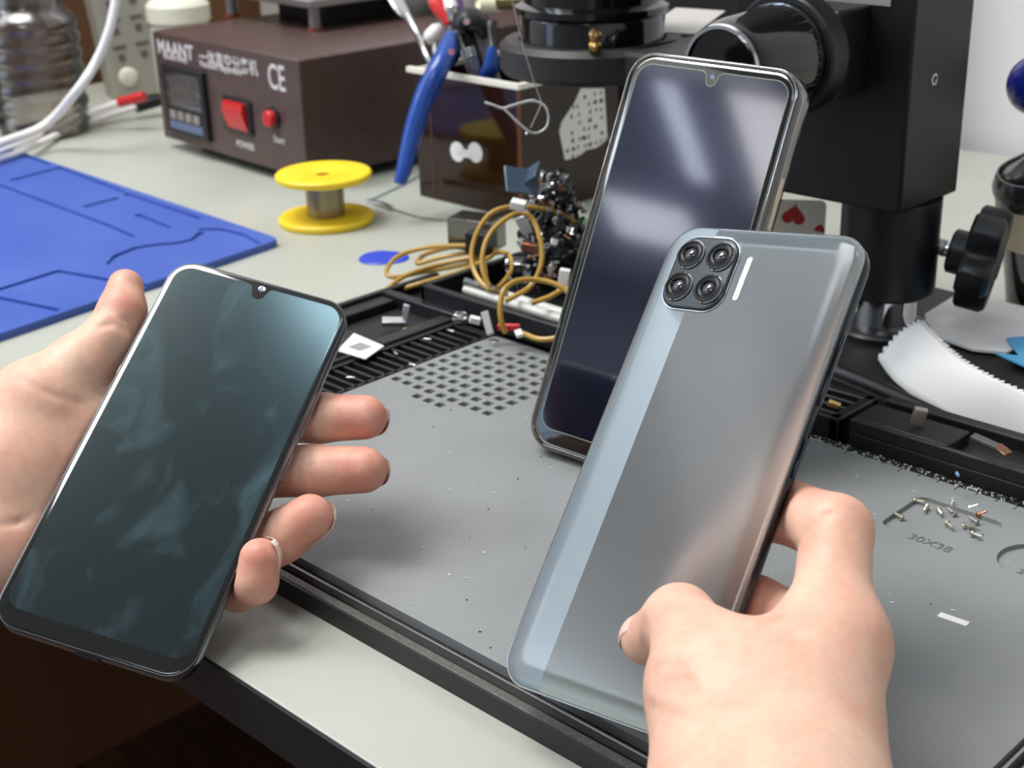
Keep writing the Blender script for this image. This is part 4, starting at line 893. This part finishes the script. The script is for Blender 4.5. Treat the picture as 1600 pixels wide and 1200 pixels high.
# ================================================================== dispenser at the right edge
p = zz(1636, 486); pd_ = (Vector(RC.T @ (np.array(p) - C0))).z; tip = at(1622, 133, pd_ - 62); ax_ = tip - p; hb = ax_.length
M = TM(p, ax_, (0, 1, 0)); t = root('dispenser', M, 'clear leaning dispenser with a cream label and blue ball top at the right edge', 'dispenser')
pr_ = [(17, 0), (19.5, 1.5), (20, 4), (20.5, 60), (23, 70), (21, 80), (16, 84), (9, 88), (6, 92)]
mb = MB(); inn = [(r - 1.3, z + (1.5 if i == 0 else 0)) for i, (r, z) in enumerate(pr_)]
mb.loft([[(r * math.cos(6.28318 * k / 36), r * math.sin(6.28318 * k / 36), z) for k in range(36)] for r, z in pr_ + list(reversed(inn))])
part('bottle', mb, thin_clear('dispenser_plastic', 'cfcac8', .15, .08), t, True, smooth=50)
part('collar', MB().lathe([(23.4, 71), (23.6, 74), (21, 80.6), (12, 82)], 36), mat('smoke_metal', '5e6062', .2, .8), t, True)
part('label', MB().ring([(20.9, 44), (21.3, 44), (22.6, 66), (22.1, 66)], 36), mat('cream_label', 'd9c9a6', .6), t, True)
part('pump_neck', MB().lathe([(6.4, 90), (5, 94), (5, hb - 10)], 24), K['white'], t, True)
part('ball_top', MB().ball((0, 0, hb), 14.5, 28, 18), mat('deep_blue', '1d2f9c', .25, coat=.5), t, True, smooth=60)
# ================================================================== metal scrap pile, its loose pieces and cables
pc = zz(842, 446, 10); sc_ = MB()
for k in range(900):
    u = rng.random() ** .8; ang = rng.uniform(0, 6.28); hgt = 4 + 56 * u; rad = (25 * (1 - u) ** .75 + 5) * rng.uniform(.35, 1)
    c = Vector((pc.x + rad * math.cos(ang), pc.y + 12 + rad * math.sin(ang) * .9, 8 + hgt))
    M = Matrix.Translation(c) @ Matrix.Rotation(rng.uniform(0, 6.28), 4, Vector(rng.normal(size=3)).normalized())
    q = rng.random(); mi = 0 if q < .45 else (2 if q < .49 else (3 if q < .66 else 1)); s = rng.uniform(1.0, 3.8)
    kind = rng.random()
    if kind < .5: sc_.box(-s, s, -s * .6, s * .6, -s * rng.uniform(.1, .4), s * .2, M, mi)
    elif kind < .7: sc_.lathe([(s * .3, -s), (s * .3, s), (s * .6, s), (s * .6, s * 1.3)], 8, M, mi)
    elif kind < .85: sc_.ring([(s * .45, 0), (s * .8, 0), (s * .8, s * .4), (s * .45, s * .4)], 12, M, mi)
    else: sc_.tube([M @ Vector((-s * 1.5, 0, 0)), M @ Vector((0, s * .5, 0)), M @ Vector((s * 1.6, 0, 0))], s * .2, 6, mi=mi)
sc_.ball((pc.x, pc.y + 12, 26), (18, 16, 22), mi=1)
top('metal_scrap', sc_, [K['steel'], K['blackm'], K['copper'], mat('grey_scrap', '5a5c5e', .35, .6)], 'heap of screws, shields and metal scrap piled behind the rear bin', 'metal scrap', kind='stuff')
def bit(name, label, cat, px, py, D, size, m, rot):
    M = Matrix.Translation(at(px, py, D)) @ Matrix.Rotation(rot[0], 4, 'Z') @ Matrix.Rotation(rot[1], 4, 'X') @ Matrix.Rotation(rot[2], 4, 'Y')
    top(name, MB().box(-size[0], size[0], -size[1], size[1], -size[2], size[2]), m, label, cat, M, True, bevel=.3)
Dp = 745
bit('shield_plate', 'blue grey shield plate lying across the top of the metal heap', 'plate', 815, 283, Dp - 6, (10, 7, .7), mat('plate_blue', '6f8298', .3, .5), (.9, .9, .5))
bit('shield_plate', 'dark blue grey plate standing at the tip of the metal heap', 'plate', 828, 272, Dp - 4, (6, 6, .6), mat('plate_slate', '4f5f74', .35, .4), (.5, .5, -.7))
bit('white_connector', 'white plastic connector gleaming near the top of the metal heap', 'connector', 810, 320, Dp - 14, (3.8, 2.6, 2.2), K['white'], (.5, .2, .2))
bit('white_connector', 'upright white plastic piece at the right foot of the metal heap', 'connector', 881, 437, Dp - 36, (2.6, 2, 5.4), K['white'], (.6, 0, .15))
bit('metal_bracket', 'pale metal bracket with a screw hole in the middle of the metal heap', 'bracket', 818, 352, Dp - 20, (2.6, 1, 5), K['steel'], (.6, .2, -.4))
bit('copper_part', 'copper coloured part in the lower half of the metal heap', 'part', 828, 386, Dp - 28, (4.2, 1.5, 2.2), K['copper'], (.4, .2, .1))
bit('chrome_clip', 'round shining clip on the right side of the metal heap', 'clip', 866, 380, Dp - 24, (1.8, 1.8, 1.8), K['steel'], (.4, .8, .3))
bit('green_block', 'green plastic block behind the metal heap beside the leaning phone', 'block', 898, 357, 785, (9, 6, 5), mat('green_plastic', '3fa845', .4), (.5, 0, .2))
bit('clear_box', 'small smoky clear box behind the yellow cables', 'box', 745, 362, 815, (14, 9, 9), thin_clear('smoky', '9a948a', .12, .1), (.3, 0, 0))
bit('dark_bottle_cap', 'small dark cap between the yellow cables and the metal heap', 'cap', 752, 378, 795, (7, 6, 6), K['blackm'], (.3, 0, 0))
yc = mat('yellow_cable', 'a9822f', .4, coat=.2, mix=('b8923a', 30, .4, .7))
Y1 = [(905, 352, 760), (872, 332, 758), (838, 325, 756), (800, 323, 755), (768, 333, 752), (747, 360, 750), (737, 395, 748), (742, 425, 744), (757, 446, 738), (775, 452, 738),
      (800, 420, 770), (790, 395, 790), (740, 402, 798), (680, 415, 800), (632, 432, 792), (604, 453, 782), (612, 456, 778), (660, 442, 780), (720, 424, 785), (765, 402, 790), (770, 388, 796), (720, 384, 806), (660, 388, 815), (620, 402, 812), (604, 424, 800), (616, 433, 796), (668, 424, 800), (730, 412, 800), (768, 396, 794),
      (740, 394, 806), (690, 402, 812), (652, 412, 812), (668, 396, 820), (716, 386, 816), (752, 398, 800), (757, 420, 752), (760, 440, 738)]
top('cable', MB().tube(catmull([at(*q) for q in Y1], 7), 1.35, 10), yc, 'yellow brown coiled cable looping left of the metal heap', 'cable')
Y2 = [(764, 447, 732), (754, 420, 733), (756, 388, 735), (768, 362, 736), (790, 342, 737), (812, 333, 738), (830, 340, 735), (842, 366, 731), (847, 398, 728), (842, 425, 726), (828, 448, 724), (806, 462, 720), (790, 470, 718)]
top('cable', MB().tube(catmull([at(*q) for q in Y2], 7), 1.35, 10), yc, 'yellow brown cable loop standing upright in front of the metal heap', 'cable')
Y3 = [(790, 520, 686), (783, 500, 684), (782, 474, 684), (790, 450, 686), (812, 438, 692), (845, 438, 694), (876, 448, 692), (902, 470, 690), (885, 452, 700), (858, 464, 706), (830, 474, 706)]
top('cable', MB().tube(catmull([at(*q) for q in Y3], 7), 1.35, 10), yc, 'yellow brown cable arching over the front wall of the rear bin', 'cable')
Y4 = [(818, 521, 688), (842, 530, 682), (868, 528, 680), (890, 516, 682)]
top('cable', MB().tube(catmull([at(*q) for q in Y4], 7), 1.35, 10), yc, 'short yellow brown cable end just behind the holes of the mat', 'cable')
# clear sleeves lying across the rear bin
def rod(name, label, cat, a, b, r, m): top(name, MB().cyl(a, b, r, 14), m, label, cat)
sl = mat('sleeve_clear', 'f4f2ea', .12, trans=.35, coat=1)
rod('plastic_sleeve', 'clear plastic sleeve lying lengthwise in the rear bin, hindmost', 'sleeve', zz(735, 445, 17), zz(905, 497, 17), 2.6, sl)
rod('plastic_sleeve', 'cloudy plastic sleeve lying lengthwise in the rear bin, nearest its front wall', 'sleeve', zz(728, 452, 17), zz(905, 507, 17), 2.6, sl)
rod('plastic_sleeve', 'short clear sleeve end on top of the other two in the rear bin', 'sleeve', zz(728, 440, 21), zz(790, 458, 21), 2.2, K['clear'])
# bits in the side bins
p = [zz(x, y, 11.3) for x, y in ((553, 521), (600, 541), (571, 561), (527, 548))]
t = root('white_label', (p[0].x, p[0].y, 11), 'white paper label lying on the side bin, right of the left phone', 'label')
part('label_sheet', MB().loft([[(q.x, q.y, 11) for q in p], [(q.x, q.y, 11.5) for q in p]]), K['white'], t)
c_ = (p[0] + p[1] + p[2] + p[3]) / 4; part('grey_print', MB().box(c_.x - 4.5, c_.x + 4.5, c_.y - 4, c_.y + 4, 11.45, 11.6), mat('print_grey', '8f8d8a', .6), t)
bit('flex_clip', 'curled clear flex piece standing up in the side bin', 'clip', 634, 488, 734, (1.6, .6, 5), mat('pearl', 'c9c7cc', .3), (.4, .3, .3))
bit('shield_can', 'grey shield can in the side bin below the clear flex piece', 'shield', 615, 503, 728, (6, 3, 1.4), K['steel'], (.9, .2, .1))
bit('brass_contact', 'brass contact strip at the right end of the side bin', 'contact', 645, 515, 720, (5, 1.2, 1), K['brass'], (.9, .1, 0))
fb = MB().ball((0, 0, 0), (5, 3.8, 3.4), 14, 9)
fb.v = [v * rng.uniform(.72, 1.1) for v in fb.v]
top('foil_bundle', fb, mat('dull_foil', '8f8a86', .3, .85), 'crumpled foil bundle at the far end of the slot strip', 'foil', Matrix.Translation(at(720, 497, 708)), True, smooth=None)
bit('white_bead', 'white bead cluster beside the crumpled foil', 'bead', 742, 500, 702, (2.6, 1.6, 1.6), K['white'], (.8, .2, .3))
bit('clear_clip', 'clear plastic clip slanting at the corner of the mat', 'clip', 762, 505, 694, (1.8, 1.2, 6), mat('clip_clear', 'b9bab8', .2, trans=.3), (.5, -.6, -.4))
bit('red_clip', 'flat red plastic clip behind the corner of the mat', 'clip', 795, 511, 694, (5.5, 1.4, 1.4), K['red'], (.62, .1, 0))
bit('white_chip', 'white plastic chip beside the red clip', 'chip', 811, 521, 688, (3, 1.8, .9), K['white'], (-.6, .2, .1))
for k, (x, y, r_, lab) in enumerate(((548, 590, .6, 'loose pin in the slot strip nearest the left phone'), (618, 552, -.3, 'loose pin in the slot strip below the white label'), (645, 570, .2, 'bright loose pin lying on the slot strip edge beside the holes'), (668, 530, .5, 'loose pin in the slot strip under the brass contact'), (705, 517, .1, 'loose pin in the slot strip close to the crumpled foil'))):
    bit('contact_pin', 'tiny metal ' + lab, 'pin', x, y, (Vector(RC.T @ (np.array(zz(x, y, 10.3)) - C0))).z, (2.2, .6, .5), K['steel'], (r_, 0, 0))
bit('metal_tab', 'bent grey metal tab standing on the rear ledge', 'tab', 1436, 650, 568, (2.6, 1.6, 3.4), mat('tab_grey', 'a59c96', .3, .7), (.6, .1, .2))
bit('flex_cable', 'grey flex cable piece lying on the rear ledge', 'cable', 1545, 692, 535, (7, 1.6, .7), mat('flex_grey', '4c4a48', .4), (-.1, .15, .1))
bit('copper_foil', 'copper foil scrap on the rear ledge right of the flex cable piece', 'foil', 1567, 703, 530, (3.4, 1.8, .5), mat('foil_copper', '7d5a46', .35, .7), (-.5, .2, .1))
bit('brass_spring', 'brass coloured scrap on the rear slot block beside the phone', 'scrap', 1303, 632, 588, (2.6, 1.2, 1.2), K['brass'], (.4, .2, .3))
bit('blue_scrap', 'tiny blue plastic scrap in the gap behind the mat', 'scrap', 1496, 741, 536, (1.5, .5, .6), mat('scrap_blue', '6f93b8', .5), (-.8, 0, 0))
# ================================================================== light, world, camera
def area(name, loc, size, power, col=(1, 1, 1), rot=(0, 0, 0)):
    l = bpy.data.lights.new(name, 'AREA'); l.shape = 'RECTANGLE'; l.size, l.size_y = size; l.energy = power; l.color = col
    o = bpy.data.objects.new(name, l); COL.objects.link(o); o.location = loc; o.rotation_euler = rot; return o
for loc, size, pw, col in (((-1.05, .02), (.75, .95), 28, (1, .985, .955)), ((-.33, .20), (.26, .2), 2.0, (.6, .88, 1)), ((-2.25, -.95), (1.4, 1.5), 8, (.98, 1, .96)),
        ((-1.66, -.34), (.9, .5), 12, (.84, .92, 1)), ((-2.75, -1.75), (.9, .7), 17, (.78, .89, 1)), ((-1.96, -.80), (.09, .5), 3.4, (.95, .97, 1)),
        ((-1.6, -1.95), (.16, .46), 1.6, (1, .98, .95)), ((-1.86, -1.93), (.07, .4), .7, (.8, .85, 1)), ((-2.1, -2.4), (.3, .22), 1.4, (.9, .93, 1)), ((.45, -1.15), (.7, .6), 10, (.86, .93, 1))):
    area('key_and_fill_light', (loc[0], loc[1], 1.83), size, pw, col)  # key and streak tube; the other panels are added fill and phone reflections
w = bpy.data.worlds.new('world'); scn.world = w; w.use_nodes = True
w.node_tree.nodes['Background'].inputs[0].default_value = (.8, .85, .9, 1); w.node_tree.nodes['Background'].inputs[1].default_value = .3
cam = bpy.data.cameras.new('camera'); co = bpy.data.objects.new('camera', cam); COL.objects.link(co); scn.camera = co
cam.sensor_fit = 'HORIZONTAL'; cam.sensor_width = 36; cam.lens = 36 * FPX / 1600; cam.clip_start = .01; cam.clip_end = 50
B = RC @ np.diag((1, -1, -1)); co.matrix_basis = Matrix.Translation((0, 0, CH * S)) @ Matrix(B.tolist()).to_4x4()
cam.dof.use_dof = True; cam.dof.focus_distance = .455; cam.dof.aperture_fstop = 22
vs = scn.view_settings; vs.view_transform = 'Standard'; vs.look = 'None'; vs.gamma = 1; vs.use_curve_mapping = False; vs.exposure = 0.44
